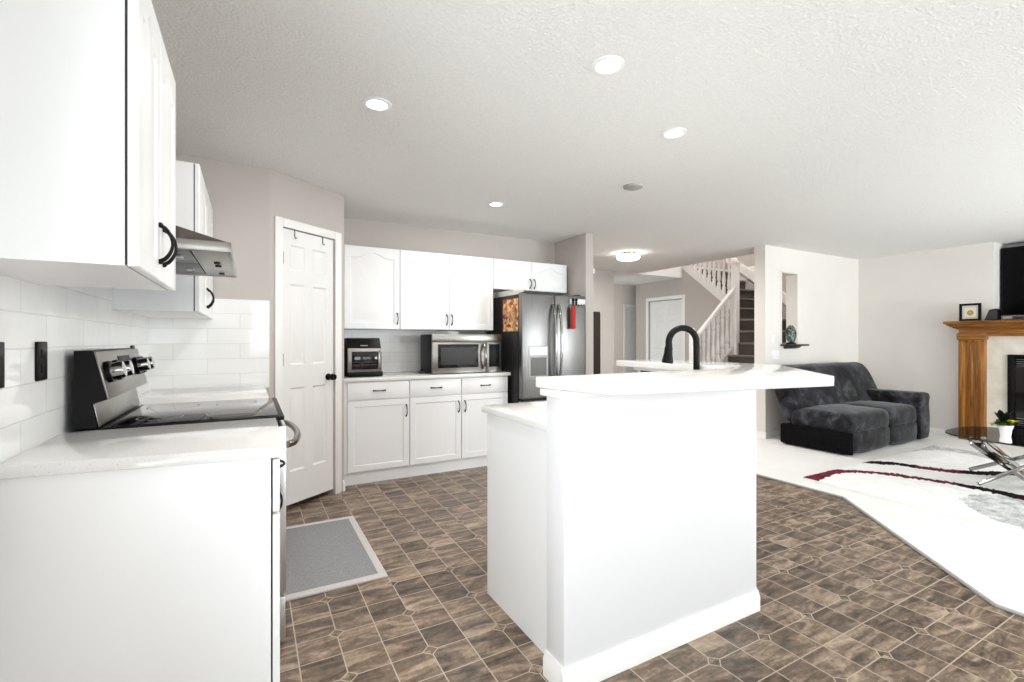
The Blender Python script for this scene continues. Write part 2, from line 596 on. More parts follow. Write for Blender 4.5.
def pull(mat4, cx, cy, L, vertical=True, proj=0.026, r=0.0038):
    """bow-shaped black cabinet pull, centred at local (cx, cy)"""
    mb = MB()
    pts = []
    n = 14
    for i in range(n+1):
        t = i/n
        s = (t-0.5)*L
        z = 0.001 + proj*math.sin(PI*t)**0.6
        p = (cx, cy+s, z) if vertical else (cx+s, cy, z)
        pts.append(mat4 @ Vector(p))
    rr = [r*(1.0+0.5*abs(i/n-0.5)*2) for i in range(n+1)]
    mb.tube(pts, rr, 8)
    for e in (-0.5, 0.5):
        c = mat4 @ (Vector((cx, cy+e*L, 0.003)) if vertical else Vector((cx+e*L, cy, 0.003)))
        mb.ball(c, 0.0075, 10, 6)
    return mb

# ------------------------------------------------------------------ room shell
C = 2.43
XL, XR, YB = -0.56, 7.86, 4.8
YN, YW = 3.684, 3.65
DP, DQ = (0.115, 3.684), (0.672, 4.085)
HX0, HX1, HY0, HY1 = 6.07, 8.5, 3.82, 6.33      # stairwell opening

struct('floor', MB().box(-0.65, 9.6, REAR-0.12, 9.6, -0.12, 0), M['floor'], smooth=0)
carpet_pts = [(3.03, REAR), (3.03, 0.84), (4.06, 1.99), (4.06, 3.95), (5.62, 3.95), (5.62, YW), (XR, YW), (XR, REAR)]
struct('floor_carpet', MB().prism(carpet_pts, 'z', 0.0, 0.012), M['carpet'], smooth=0)
edge = MB()
for a, b_ in (((3.03, REAR+0.02), (3.03, 0.84)), ((3.03, 0.84), (4.06, 1.99)), ((4.06, 1.99), (4.06, 3.95))):
    edge.tube([(a[0], a[1], 0.008), (b_[0], b_[1], 0.008)], 0.009, 8)
struct('trim_1', edge, M['vent_grey'])

ceil = MB()
for x0, x1, y0, y1 in ((-0.65, 9.6, REAR-0.12, HY0), (-0.65, HX0, HY0, 9.6), (HX0, HX1, HY1, 9.6), (HX1, 9.6, HY0, 9.6)):
    ceil.box(x0, x1, y0, y1, C, C+0.25)
struct('ceiling', ceil, M['ceiling'], smooth=0)
shaft = MB()
for x0, x1, y0, y1 in ((HX0-0.1, HX0, HY0, HY1), (HX1, HX1+0.1, HY0-0.1, HY1+0.1), (HX0-0.1, HX1, HY0-0.1, HY0), (HX0-0.1, HX1, HY1, HY1+0.1)):
    shaft.box(x0, x1, y0, y1, C+0.25, 4.8)
shaft.box(HX0-0.1, HX1+0.1, HY0-0.1, HY1+0.1, 4.8, 4.9)
struct('wall_stairwell', shaft, M['greige'], smooth=0)

lw = MB().box(XL-0.12, XL, LWY1, YN+0.12, 0, C).box(XL-0.12, XL, REAR, LWY0, 0, C)
lw.box(XL-0.12, XL, LWY0, LWY1, 0, LWZ0).box(XL-0.12, XL, LWY0, LWY1, LWZ1, C)
struct('wall_left', lw, M['greige'], smooth=0)
lf = MB().box(XL-0.1, XL-0.02, LWY0, LWY1, LWZ0, LWZ0+0.05).box(XL-0.1, XL-0.02, LWY0, LWY1, LWZ1-0.05, LWZ1)
for q_ in range(3):
    yy_ = LWY0+(LWY1-LWY0-0.05)*q_/2
    lf.box(XL-0.1, XL-0.02, yy_, yy_+0.05, LWZ0, LWZ1)
lwf = struct('window_4', lf, M['trim'], smooth=0)  # frame of the added window, out of view, for the fill daylight
build('window_pane', MB().box(XL-0.066, XL-0.06, LWY0+0.01, LWY1-0.01, LWZ0+0.01, LWZ1-0.01), M['glass'], lwf, smooth=0)
struct('wall_nook', MB().prism([(XL, YN), (DP[0], DP[1]), (DP[0]-0.05, DP[1]+0.1), (XL, YN+0.1)], 'z', 0, C), M['greige'], smooth=0)
# diagonal pantry wall with the door opening
dv = Vector((DQ[0]-DP[0], DQ[1]-DP[1], 0)); dl = dv.length; du = dv.normalized(); dn = Vector((du.y, -du.x, 0))
D0, D1, DH = 0.095, 0.585, 2.05            # opening along the wall
pw = MB()
Md = frame((DP[0], DP[1], 0), du, dn)
for a, b_, z0, z1 in ((0, D0, 0, C), (D1, dl, 0, C), (D0, D1, DH, C)):
    pw.box(a, b_, z0, z1, -0.12, 0, mat=Md)
pw.box(D0-0.05, D1+0.05, 0, DH, -0.16, -0.13, mat=Md)
struct('wall_pantry', pw, M['greige'], smooth=0)
struct('wall_pantry_return', MB().box(DQ[0]-0.1, DQ[0], DQ[1], YB, 0, C), M['greige'], smooth=0)
struct('wall_back', MB().box(DQ[0]-0.1, 3.36, YB, YB+0.12, 0, C), M['greige'], smooth=0)
struct('wall_fridge_side', MB().box(3.25, 3.36, 4.2, 6.3, 0, C, 0.006), M['greige'])
hw = MB().box(3.36, 5.48, 6.3, 6.42, 0, C).box(5.36, 5.48, 6.42, 6.55, 0, C).box(5.36, 5.48, 7.6, 9.4, 0, C)
hw.box(5.36, 5.48, 6.55, 7.6, 0, 0.3).box(5.36, 5.48, 6.55, 7.6, 2.1, C)
struct('wall_hall', hw, M['greige'], smooth=0)
hf = MB().box(5.38, 5.46, 6.55, 7.6, 0.3, 0.35).box(5.38, 5.46, 6.55, 7.6, 2.05, 2.1)
for y_ in (6.55, 7.05, 7.55):
    hf.box(5.38, 5.46, y_, y_+0.05, 0.3, 2.1)
hwf = struct('window_5', hf, M['trim'], smooth=0)  # unseen sidelight, added to brighten the hall end and its doors
build('window_pane', MB().box(5.417, 5.423, 6.56, 7.59, 0.31, 2.09), M['glass'], hwf, smooth=0)
area('window_daylight', (5.24, 7.07, 1.2), (PI/2+0.2, 0, -PI/2), 1.05, 1.8, 14, (0.95, 0.98, 1.0))  # fill light for the hall, outside the added sidelight
struct('wall_hall_end', MB().box(5.36, 9.5, 7.85, 7.97, 0, C), M['pale_wall'], smooth=0)
# stair block: closet wall with its door under the stairs
KX = 7.2
cl = MB()
for y0, y1, z0, z1 in ((6.33, 7.2, 2.04, C), (7.2, 7.57, 0, C)):
    cl.box(KX, KX+0.1, y0, y1, z0, z1)
cl.prism([(5.2, 0), (6.33, 0), (6.33, 2.605), (5.2, 1.69)], 'x', KX, KX+0.1)
cl.box(KX+0.1, 9.5, 7.47, 7.57, 0, C)
cl.box(KX+0.14, KX+0.16, 6.28, 7.25, 0, 2.06)
struct('wall_closet', cl, M['greige'], smooth=0)
struct('wall_stair_side', MB().box(HX1, HX1+0.1, 3.8, 7.5, 0, C), M['greige'], smooth=0)
struct('wall_far', MB().box(9.5, 9.6, REAR, 9.6, 0, C).box(5.48, 9.5, 9.4, 9.5, 0, C), M['greige'], smooth=0)
# niche wall with its see-through opening
NX0, NX1, NZ0, NZ1 = 5.97, 6.31, 1.19, 2.11
nw = MB()
for x0, x1, z0, z1 in ((5.63, NX0, 0, C), (NX1, 8.5, 0, C), (NX0, NX1, 0, NZ0), (NX0, NX1, NZ1, C)):
    nw.box(x0, x1, YW, YW+0.147, z0, z1)
struct('wall_niche', nw, M['pale_wall'], smooth=0)
nc = MB()
for x0, x1, z0, z1 in ((NX0-0.035, NX0, NZ0, NZ1+0.035), (NX1, NX1+0.035, NZ0, NZ1+0.035), (NX0, NX1, NZ1, NZ1+0.035)):
    nc.box(x0, x1, YW-0.006, YW+0.01, z0, z1, 0.003)
struct('trim_2', nc, M['pale_wall'])
# living room right wall with the alcove above the mantel
AY0, AY1, AZ = 0.75, 2.197, 1.40
rw = MB()
rw.box(XR, XR+0.12, AY1, YW, 0, C).box(XR, XR+0.12, REAR, AY0, 0, C).box(XR, XR+0.12, AY0, AY1, 0, AZ)
rw.box(XR+0.44, XR+0.5, AY0-0.1, AY1+0.1, AZ-0.05, C).box(XR+0.12, XR+0.44, AY1, AY1+0.06, AZ-0.05, C)
rw.box(XR+0.12, XR+0.44, AY0-0.06, AY0, AZ-0.05, C).box(XR+0.12, XR+0.44, AY0, AY1, AZ-0.05, AZ)
struct('wall_right', rw, M['pale_wall'], smooth=0)
# rear wall (behind the camera) with its windows
rr = MB()
xs = [-0.65]
for x0, x1, z0, z1 in WINS:
    rr.box(xs[-1], x0, REAR-0.12, REAR, 0, C)
    rr.box(x0, x1, REAR-0.12, REAR, 0, z0).box(x0, x1, REAR-0.12, REAR, z1, C)
    xs.append(x1)
rr.box(xs[-1], 9.5, REAR-0.12, REAR, 0, C)
struct('wall_rear', rr, M['pale_wall'], smooth=0)
for i, (x0, x1, z0, z1) in enumerate(WINS):
    fr = MB()
    t_ = 0.05
    fr.box(x0, x1, REAR-0.1, REAR-0.02, z0, z0+t_).box(x0, x1, REAR-0.1, REAR-0.02, z1-t_, z1)
    nb = 2 if i < 2 else 3
    for k in range(nb+1):
        xx = x0 + (x1-x0-t_)*k/nb
        fr.box(xx, xx+t_, REAR-0.1, REAR-0.02, z0, z1)
    if i != 1:
        fr.box(x0, x1, REAR-0.09, REAR-0.03, (z0+z1)/2-0.015, (z0+z1)/2+0.015)
    wf = struct('window_%d' % (i+1), fr, M['trim'], smooth=0)
    build('window_pane', MB().box(x0+0.01, x1-0.01, REAR-0.066, REAR-0.06, z0+0.01, z1-0.01), M['glass'], wf, smooth=0)

# backsplash tile
struct('wall_left_tile', MB().box(XL, XL+0.008, 1.2, YN, 0.914, 1.50), M['tile_y'], smooth=0)
struct('wall_nook_tile', MB().box(XL+0.008, DP[0]-0.004, YN-0.008, YN, 0.914, 1.515), M['tile_x'], smooth=0)
struct('wall_back_tile', MB().box(DQ[0]+0.001, 2.29, YB-0.008, YB, 0.914, 1.36), M['tile_x'], smooth=0)

# baseboards and casings
def bb(mb, a, b_, nrm, h=0.09, th=0.014):
    a, b_, nrm = Vector((*a, 0)), Vector((*b_, 0)), Vector((*nrm, 0)).normalized()
    m = frame(a, (b_-a), nrm)
    L = (b_-a).length
    pr = [(0, 0), (th, 0), (th, h*0.72), (th*0.55, h*0.86), (th*0.4, h), (0, h)]
    mb.prism([(p[1], p[0]) for p in pr], 'x', 0, L, mat=m)
    return mb
struct('baseboard_right', bb(MB(), (XR, YW), (XR, 2.62), (-1, 0)), M['trim'])
struct('baseboard_niche', bb(bb(MB(), (5.62, YW), (XR, YW), (0, -1)), (5.63, YW+0.147), (5.63, YW-0.014), (-1, 0)), M['trim'])
struct('baseboard_pantry', bb(bb(MB(), (DP[0]+du.x*0.665, DP[1]+du.y*0.665), DQ, (dn.x, dn.y)), DP, (DP[0]+du.x*0.04, DP[1]+du.y*0.04), (dn.x, dn.y)), M['trim'])
struct('baseboard_closet', bb(bb(MB(), (KX, 7.57), (KX, 7.27), (-1, 0)), (KX, 6.26), (KX, 5.26), (-1, 0)), M['trim'])

def casing(mb, m, a, b_, h, wdt=0.062, th=0.016):
    mb.box(a-wdt, a, 0, h+wdt, 0, th, 0.005, mat=m).box(b_, b_+wdt, 0, h+wdt, 0, th, 0.005, mat=m)
    mb.box(a, b_, h, h+wdt, 0, th, 0.005, mat=m)
    return mb
struct('trim_3', casing(MB(), Md, D0, D1, DH), M['trim'])
# pantry door
Mp = frame(Vector((DP[0], DP[1], 0.045)) + du*(D0+0.004) - dn*0.045, du, dn)
dw = D1-D0-0.008
door = struct('door_1', six_panel(Mp, dw, 2.0), M['door'], smooth=20)
door['label'] = 'white six-panel pantry door in the angled wall'
kb = MB()
m2 = frame(Vector((DP[0], DP[1], 0.95)) + du*(D1-0.06) - dn*0.010, du, dn)
b = bmesh.new()
kn = MB().lathe([(0.0005, 0), (0.026, 0), (0.027, 0.006), (0.012, 0.01), (0.010, 0.03), (0.022, 0.036), (0.027, 0.05), (0.022, 0.072), (0.001, 0.066)], n=20)
kb._merge(kn.bm, m2)
build('door_knob', kb, M['black'], door)
for z in (1.83, 1.1, 0.3):
    build('hinge', MB().box(-0.006, 0.006, z-0.045, z+0.045, -0.008, 0.008, 0.003, mat=frame(Vector((DP[0], DP[1], 0)) + du*(D0+0.003), du, dn)), M['nickel'], door)
for i, s in enumerate((0.115, 0.375)):
    hk = MB()
    mh = frame(Vector((DP[0], DP[1], 0)) + du*(D0+s), du, dn)
    for seg in ([(0, 2.046, -0.047), (0, 2.0475, -0.007)], [(0, 2.0475, -0.007), (0, 2.0, -0.006), (0, 1.985, 0.004), (0, 1.992, 0.016)]):
        hk.tube([mh @ Vector(p) for p in seg], 0.003, 8)
    tag(build('door_hook', hk, M['nickel']), ['small metal hook over the pantry door top, on its hinge side',
        'small metal hook over the pantry door top, on its knob side'][i], 'hook', 'hooks over the pantry door')

# closet door under the stairs, hall door
struct('trim_4', casing(MB(), frame((KX, 7.2, 0), (0, -1, 0), (-1, 0, 0)), 0, 0.87, 2.04, 0.07), M['trim'])
d2 = struct('door_2', six_panel(frame((KX+0.06, 7.19, 0.01), (0, -1, 0), (-1, 0, 0)), 0.85, 2.02), M['door'], smooth=20)
d2['label'] = 'white panelled closet door under the stairs'
struct('trim_5', casing(MB(), frame((7.17, 7.85, 0), (1, 0, 0), (0, -1, 0)), 0, 0.8, 1.96, 0.07), M['trim'])
d3 = struct('door_3', six_panel(frame((7.18, 7.849, 0.005), (1, 0, 0), (0, -1, 0)), 0.78, 1.95, 0.012), M['door'], smooth=20)
d3['label'] = 'white door at the far end of the hall'

# ------------------------------------------------------------------ cabinet builders
def cabinet_front(root, m, fronts, th=0.019, mat='white'):
    """fronts: (kind, x, y, w, h, handle) in the face frame m"""
    for kind, x, y, w_, h_, hd in fronts:
        mm = m @ Matrix.Translation((x, y, 0.001))
        if kind == 'drawer':
            mb = MB()
            mb.box(0, w_, 0, h_, 0, th, 0.004, 2, mat=mm)
            d = build('drawer', mb, M[mat], root)
            build('pull', pull(mm @ Matrix.Translation((0, 0, th)), w_/2, h_/2, 0.1, False, 0.026), M['black'], d)
        else:
            rise = 0.05 if kind == 'arched' else 0.0
            d = build('door', panel_door(mm, w_, h_, th, 0.052 if kind == 'arched' else 0.05, rise, 0.006, kind == 'arched'), M[mat], root, smooth=25)
            if hd:
                hx, hy = hd
                build('pull', pull(mm @ Matrix.Translation((0, 0, th)), hx, hy, 0.1, True, 0.03), M['black'], d)

# --- back wall base cabinets
FB = 4.20                                   # front of the boxes
def base_unit(x0, x1, nd, label, handles):
    t = thing('base_cabinet', label, 'cabinet', ((x0+x1)/2, FB+0.28, 0), 'base cabinets on the back wall')
    build('body', MB().box(x0+(0.001 if x0 > 1 else -0.036), x1-0.001, FB, YB-0.01, 0.1, 0.884), M['white'], t, smooth=0)
    build('toe_kick', MB().box(x0+(0.001 if x0 > 1 else -0.036), x1-0.001, FB+0.012, FB+0.03, 0, 0.1), M['white'], t, smooth=0)
    m = frame((x0, FB, 0), (1, 0, 0), (0, -1, 0))
    wd = (x1-x0)/nd
    fr = []
    for k in range(nd):
        fr.append(('drawer', k*wd+0.004, 0.727, wd-0.008, 0.15, None))
        fr.append(('door', k*wd+0.004, 0.112, wd-0.008, 0.607, ((wd-0.035 if handles[k] == 'r' else 0.03), 0.5)))
    cabinet_front(t, m, fr)
base_unit(0.712, 1.252, 1, 'white base cabinet with one door and one drawer, beside the pantry door', 'r')
base_unit(1.252, 2.262, 2, 'white base cabinet with two doors and two drawers, below the microwave', 'rl')
tag(build('countertop', MB().box(0.678, 2.285, 4.165, YB-0.009, 0.886, 0.918, 0.004), M['quartz']), 'white speckled quartz countertop under the microwave and the toaster oven', 'countertop')

# --- back wall uppers
FU = 4.49
def upper_unit(x0, x1, z0, z1, nd, label, handles, hy):
    t = thing('wall_cabinet', label, 'cabinet', ((x0+x1)/2, 4.64, z0), 'wall cabinets on the back wall')
    build('body', MB().box(x0+(0.001 if x0 > 1 else -0.06), x1-0.001, FU, YB-0.009, z0, z1), M['white'], t, smooth=0)
    m = frame((x0, FU, z0), (1, 0, 0), (0, -1, 0))
    wd = (x1-x0)/nd
    fr = []
    for k in range(nd):
        fr.append(('arched', k*wd+0.003, 0.003, wd-0.006, z1-z0-0.006, ((wd-0.03 if handles[k] == 'r' else 0.024), hy)))
    cabinet_front(t, m, fr)
upper_unit(0.735, 1.245, 1.343, 2.108, 1, 'white wall cabinet with one arched door, beside the pantry corner', 'r', 0.1)
upper_unit(1.245, 2.243, 1.343, 2.108, 2, 'white wall cabinet with two arched doors, above the microwave', 'rl', 0.1)
upper_unit(2.243, 3.19, 1.785, 2.108, 2, 'short white wall cabinet with two doors, above the refrigerator', 'rl', 0.075)

# --- left wall
CX = 0.055
CT = 0.932
t = thing('base_cabinet', 'white base cabinet with plain end panel, nearest the camera under the left counter', 'cabinet', (-0.2, 1.85, 0))
build('body', MB().prism([(XL+0.01, 1.664), (CX-0.012, 1.573), (CX-0.012, 2.105), (XL+0.01, 2.105)], 'z', 0.1, 0.897), M['dark_gap'], t, smooth=0)  # dark body paints the shaded gap behind the door and end panel
build('end_panel', MB().prism([(XL+0.01, 1.643), (CX-0.004, 1.552), (CX-0.004, 1.572), (XL+0.01, 1.663)], 'z', 0.0, 0.897), M['white'], t, smooth=0)
build('toe_kick', MB().box(-0.05, -0.03, 1.575, 2.105, 0, 0.1), M['white'], t, smooth=0)
m = frame((CX, 1.552, 0), (0, 1, 0), (1, 0, 0))
cabinet_front(t, m, [('drawer', 0.004, 0.735, 0.545, 0.155, None), ('door', 0.004, 0.112, 0.545, 0.615, (0.5, 0.5))])
tag(build('countertop', MB().prism([(XL+0.009, 1.625), (0.088, 1.53), (0.088, 2.108), (XL+0.009, 2.108)], 'z', 0.898, CT, 0.004), M['quartz']), 'white speckled quartz countertop in the left foreground, this side of the range', 'countertop')
t = thing('base_cabinet', 'white base cabinet in the corner beyond the range, beside the pantry wall', 'cabinet', (-0.2, 3.2, 0))
build('body', MB().box(XL+0.01, CX, 2.81, 3.66, 0.1, 0.897), M['white'], t, smooth=0)
build('toe_kick', MB().box(-0.05, -0.03, 2.81, 3.66, 0, 0.1), M['white'], t, smooth=0)
m = frame((CX, 2.81, 0), (0, 1, 0), (1, 0, 0))
cabinet_front(t, m, [('drawer', 0.004, 0.727, 0.405, 0.15, None), ('drawer', 0.42, 0.727, 0.405, 0.15, None),
                     ('door', 0.004, 0.112, 0.405, 0.607, (0.37, 0.5)), ('door', 0.42, 0.112, 0.405, 0.607, (0.035, 0.5))])
tag(build('countertop', MB().prism([(XL+0.009, 2.804), (0.085, 2.804), (0.085, 3.662), (XL+0.009, 3.672)], 'z', 0.898, CT, 0.003), M['quartz']),
    'white quartz countertop in the corner behind the range', 'countertop')

UX = -0.24
def left_upper(y0, y1, label, hz, zb=1.38):
    t = thing('wall_cabinet', label, 'cabinet', (-0.38, (y0+y1)/2, zb), 'wall cabinets on the left wall')
    build('body', MB().box(XL+0.009, UX-0.004, y0, y1, zb, 2.10), M['white'], t, smooth=0)
    build('gap_shade', MB().box(XL+0.02, UX, y0+0.004, y1-0.004, zb+0.004, 2.096), M['dark_gap'], t, smooth=0)  # dark filler painting the shaded gap between body and doors
    m = frame((UX, y0, zb), (0, 1, 0), (1, 0, 0))
    wd = (y1-y0)/2
    cabinet_front(t, m, [('arched', 0.002, 0.0, wd-0.005, 2.10-zb, (wd-0.034, hz)), ('arched', wd+0.002, 0.0, wd-0.005, 2.10-zb, (0.03, hz))])
left_upper(1.325, 1.93, 'large white wall cabinet in the left foreground, nearest the camera', 0.1, 1.405)
left_upper(2.755, 3.672, 'white wall cabinet beyond the range hood, in the tiled corner', 0.1)

# range hood
HX, HY, HZ = -0.062, 1.95, 1.55
hood = thing('range_hood', 'slim stainless range hood under which two filters show, on the left wall', 'range hood', (-0.3, 2.33, HZ))
build('canopy', MB().prism([(XL+0.009, 1.585), (HX-0.002, 1.585), (HX-0.03, 1.592), (XL+0.12, 1.69), (XL+0.009, 1.69)], 'y', HY+0.002, 2.718), M['dark_reflect_steel'], hood, smooth=0)
rim = MB()
rim.box(XL+0.009, HX, HY, HY+0.012, HZ, 1.587, 0.002).box(XL+0.009, HX, 2.708, 2.72, HZ, 1.587, 0.002).box(HX-0.012, HX, HY, 2.72, HZ, 1.587, 0.002)
build('rim', rim, M['steel_h'], hood)
for k, (a, b_) in enumerate(((HY+0.02, 2.33), (2.34, 2.70))):
    f = build('grease_filter', MB().box(XL+0.03, -0.19, a, b_, HZ+0.006, HZ+0.016, 0.002), M['filter'], hood)
    build('latch', MB().box(-0.25, -0.22, (a+b_)/2-0.03, (a+b_)/2+0.03, HZ, HZ+0.008, 0.003), M['chrome'], f)
pn = build('control_panel', MB().box(-0.185, HX-0.012, HY+0.02, 2.70, HZ+0.004, HZ+0.014, 0.002), M['steel_h'], hood)
for yy in (2.25, 2.34, 2.60):
    build('button', MB().lathe([(0.001, HZ-0.002), (0.011, HZ-0.002), (0.012, HZ+0.004), (0.001, HZ+0.004)], (-0.12, yy, 0), 14), M['black'], pn)

# electric range
RY0, RY1 = 2.112, 2.80
rg = thing('electric_range', 'stainless electric range with black glass cooktop and knobbed backguard', 'range', (-0.2, 2.47, 0))
build('body', MB().box(XL+0.012, 0.085, RY0, RY1, 0.03, 0.919, 0.003), M['black_plastic'], rg)
build('cooktop_frame', MB().box(-0.455, 0.118, RY0, RY1, 0.919, 0.936, 0.003), M['black_plastic'], rg)
ck = build('cooktop_glass', MB().box(-0.435, 0.096, RY0+0.02, RY1-0.024, 0.9345, 0.9395, 0.001), M['black_glass'], rg)
for cx_, cy_, r_ in ((-0.06, 2.28, 0.1), (-0.06, 2.64, 0.085), (-0.31, 2.28, 0.075), (-0.31, 2.64, 0.1)):
    ring = MB()
    b = bmesh.new()
    n = 40
    va = [[b.verts.new((cx_+rr_*math.cos(2*PI*k/n), cy_+rr_*math.sin(2*PI*k/n), 0.9398)) for k in range(n)] for rr_ in (r_-0.004, r_)]
    for k in range(n):
        b.faces.new([va[0][k], va[1][k], va[1][(k+1) % n], va[0][(k+1) % n]])
    ring._merge(b)
    build('burner_ring', ring, M['vent_grey'], ck, smooth=0)
bgp = [(-0.525, 0.936), (-0.462, 0.936), (-0.478, 1.02), (-0.436, 1.035), (-0.472, 1.198), (-0.48, 1.204), (-0.525, 1.204)]
bg = build('backguard', MB().prism(bgp, 'y', RY0+0.004, RY1-0.004), M['black_plastic'], rg, smooth=0)
def slab(a, b_, y0, y1, th, bev=0.002):
    a, b_ = Vector((a[0], 0, a[1])), Vector((b_[0], 0, b_[1]))
    d = (b_-a); L = d.length; d.normalize()
    n_ = Vector((d.z, 0, -d.x))
    mm = Matrix.Identity(4)
    for i in range(3):
        mm[i][0], mm[i][1], mm[i][2], mm[i][3] = d[i], (0, 1, 0)[i], n_[i], a[i]
    return mm, MB().box(0, L, y0, y1, 0.0, th, bev, mat=mm)
mm, mb = slab((-0.436, 1.035), (-0.472, 1.2), RY0, RY1, 0.006)
cp = build('control_panel', mb, M['steel_h'], bg)
build('lower_trim', slab((-0.462, 0.938), (-0.478, 1.02), RY0+0.01, RY1, 0.005)[1], M['steel_h'], bg)
build('display', MB().box(0.06, 0.145, 2.38, 2.57, 0.006, 0.009, 0.001, mat=mm), M['dark_gap'], cp)
for yy in (2.18, 2.30, 2.645, 2.76):
    kk = MB()
    prof = [(0.001, 0.005), (0.036, 0.005), (0.037, 0.012), (0.031, 0.016), (0.030, 0.050), (0.027, 0.056), (0.001, 0.057)]
    lm = MB().lathe(prof, n=24)
    kk._merge(lm.bm, mm @ Matrix.Translation((0.092, yy, 0)))
    kb_ = build('knob', kk, M['chrome'], rg)
    kr = MB()
    lm = MB().lathe([(0.0365, 0.0052), (0.039, 0.0052), (0.039, 0.02), (0.0325, 0.02)], n=24)
    kr._merge(lm.bm, mm @ Matrix.Translation((0.092, yy, 0)))
    build('knob_ring', kr, M['black_plastic'], kb_)
build('oven_door', MB().box(0.085, 0.125, RY0+0.004, RY1-0.004, 0.22, 0.895, 0.004), M['light_steel'], rg)
build('drawer', MB().box(0.085, 0.122, RY0+0.004, RY1-0.004, 0.035, 0.205, 0.004), M['light_steel'], rg)
hp = []
for i in range(17):
    tt = i/16
    hp.append((0.127+0.062*math.sin(PI*tt)**0.45, RY0+0.03+(RY1-RY0-0.06)*tt, 0.812))
build('oven_handle', MB().tube(hp, 0.014, 12), M['nickel'], rg)

# black outlets on the left wall tile
for yy, zz, lab in ((1.915, 1.178, 'black outlet on the left backsplash, just before the range'),
                    (1.628, 1.178, 'black outlet cut by the left picture edge, on the backsplash'),
                    (3.16, 1.155, 'black outlet mostly hidden behind the range backguard')):
    o = build('wall_outlet', MB().box(XL+0.008, XL+0.016, yy-0.038, yy+0.038, zz-0.058, zz+0.058, 0.003), M['black_plastic'])
    tag(o, lab, 'outlet', 'black outlets on the backsplash')
    for dz in (-0.022, 0.022):
        build('socket', MB().box(XL+0.0155, XL+0.018, yy-0.016, yy+0.016, zz+dz-0.014, zz+dz+0.014, 0.002), M['black'], o)

# floor mat
mt = build('kitchen_mat', MB().box(0.14, 0.588, 2.528, 3.40, 0.0, 0.014, 0.004), M['mat_grey'])
tag(mt, 'grey woven kitchen mat with pale border, on the floor before the range', 'mat')
bd = MB()
for x0, x1, y0, y1 in ((0.10, 0.628, 2.48, 2.53), (0.10, 0.628, 3.4, 3.445), (0.585, 0.628, 2.53, 3.40), (0.10, 0.143, 2.53, 3.40)):
    bd.box(x0, x1, y0, y1, 0.0, 0.011, 0.003)
build('border', bd, M['mat_border'], mt)

# ------------------------------------------------------------------ island
IX0, IY0, IY1, IR = 0.961, 1.365, 1.48, 2.04
WX = 2.445                                   # outer face of the wing
dgo = WX-IR                                  # 45 degree leg
WT = 0.115
k = WT*(math.sqrt(2)-1)
wall_o = [(IX0, IY0), (IR, IY0), (WX, IY0+dgo), (WX, 2.44), (WX-WT, 2.44), (WX-WT, IY0+dgo+k), (IR-k, IY1), (IX0, IY1)]
struct('wall_island', MB().prism(wall_o, 'z', 0, 1.062, 0.006), M['white_wall'])
bbm = MB()
bb(bbm, (IX0-0.014, IY0), (IR+0.006, IY0), (0, -1))
bb(bbm, (IX0, IY1), (IX0, IY0), (-1, 0))
bb(bbm, (IR, IY0), (WX, IY0+dgo), (1, -1))
bb(bbm, (WX, IY0+dgo), (WX, 2.44), (1, 0))
struct('baseboard_island', bbm, M['trim'])
def offs(pts, d):
    n = len(pts); out = []
    for i in range(n):
        p0, p1, p2 = Vector(pts[i-1]), Vector(pts[i]), Vector(pts[(i+1) % n])
        e1, e2 = (p1-p0).normalized(), (p2-p1).normalized()
        n1, n2 = Vector((e1.y, -e1.x)), Vector((e2.y, -e2.x))
        b_ = (n1+n2)/(1+n1.dot(n2))
        out.append(tuple(p1+b_*d))
    return out
tr = MB()
tr.prism(offs(wall_o, 0.018), 'z', 1.035, 1.062, 0.005)
struct('trim_6', tr, M['trim'])
# raised bar top, rounded front-left corner, 45 degree wing
bar = [(0.935, 1.515), (0.938, 1.49), (0.997, 1.185), (1.003, 1.166), (1.015, 1.155), (1.035, 1.149)]
bar += [(1.966, 0.995), (2.60, 1.60), (2.60, 2.50), (2.195, 2.50), (2.195, 1.68), (2.05, 1.515)]
tag(build('bar_countertop', MB().prism(bar, 'z', 1.063, 1.103, 0.005, 3), M['quartz']), 'raised white quartz bar top on the island half wall, with angled end', 'countertop')
ic = thing('island_cabinet', 'white island base cabinet behind the half wall, plain end panel showing', 'cabinet', (1.6, 1.8, 0))
build('body', MB().prism([(1.036, 1.482), (IR-k-0.01, 1.482), (WX-WT-0.002, IY0+dgo+k+0.004), (WX-WT-0.002, 2.44), (1.75, 2.44), (1.75, 2.07), (1.036, 2.07)], 'z', 0.1, 0.884), M['white'], ic, smooth=0)
build('end_panel', MB().box(1.015, 1.035, 1.482, 2.09, 0.0, 0.884), M['white'], ic, smooth=0)
build('toe_kick', MB().box(1.036, 1.75, 2.0, 2.02, 0.0, 0.1).box(1.80, 1.82, 2.02, 2.44, 0, 0.1), M['white'], ic, smooth=0)
m = frame((1.75, 2.07, 0), (-1, 0, 0), (0, 1, 0))
cabinet_front(ic, m, [('door', 0.004, 0.112, 0.346, 0.607, (0.31, 0.5)), ('door', 0.356, 0.112, 0.346, 0.607, (0.035, 0.5)),
                      ('drawer', 0.004, 0.727, 0.346, 0.15, None), ('drawer', 0.356, 0.727, 0.346, 0.15, None)])
lc = [(0.998, 1.4815), (IR-k-0.012, 1.4815), (WX-WT-0.0015, IY0+dgo+k+0.006), (WX-WT-0.0015, 2.455), (1.72, 2.455), (1.72, 2.125), (0.998, 2.125)]
sx0, sy0, sx1, sy1 = 1.35, 1.66, 1.85, 2.03
tag(build('island_countertop', MB().prism(lc, 'z', 0.885, 0.918, 0.004), M['quartz']), 'lower white quartz island countertop behind the raised bar', 'countertop')
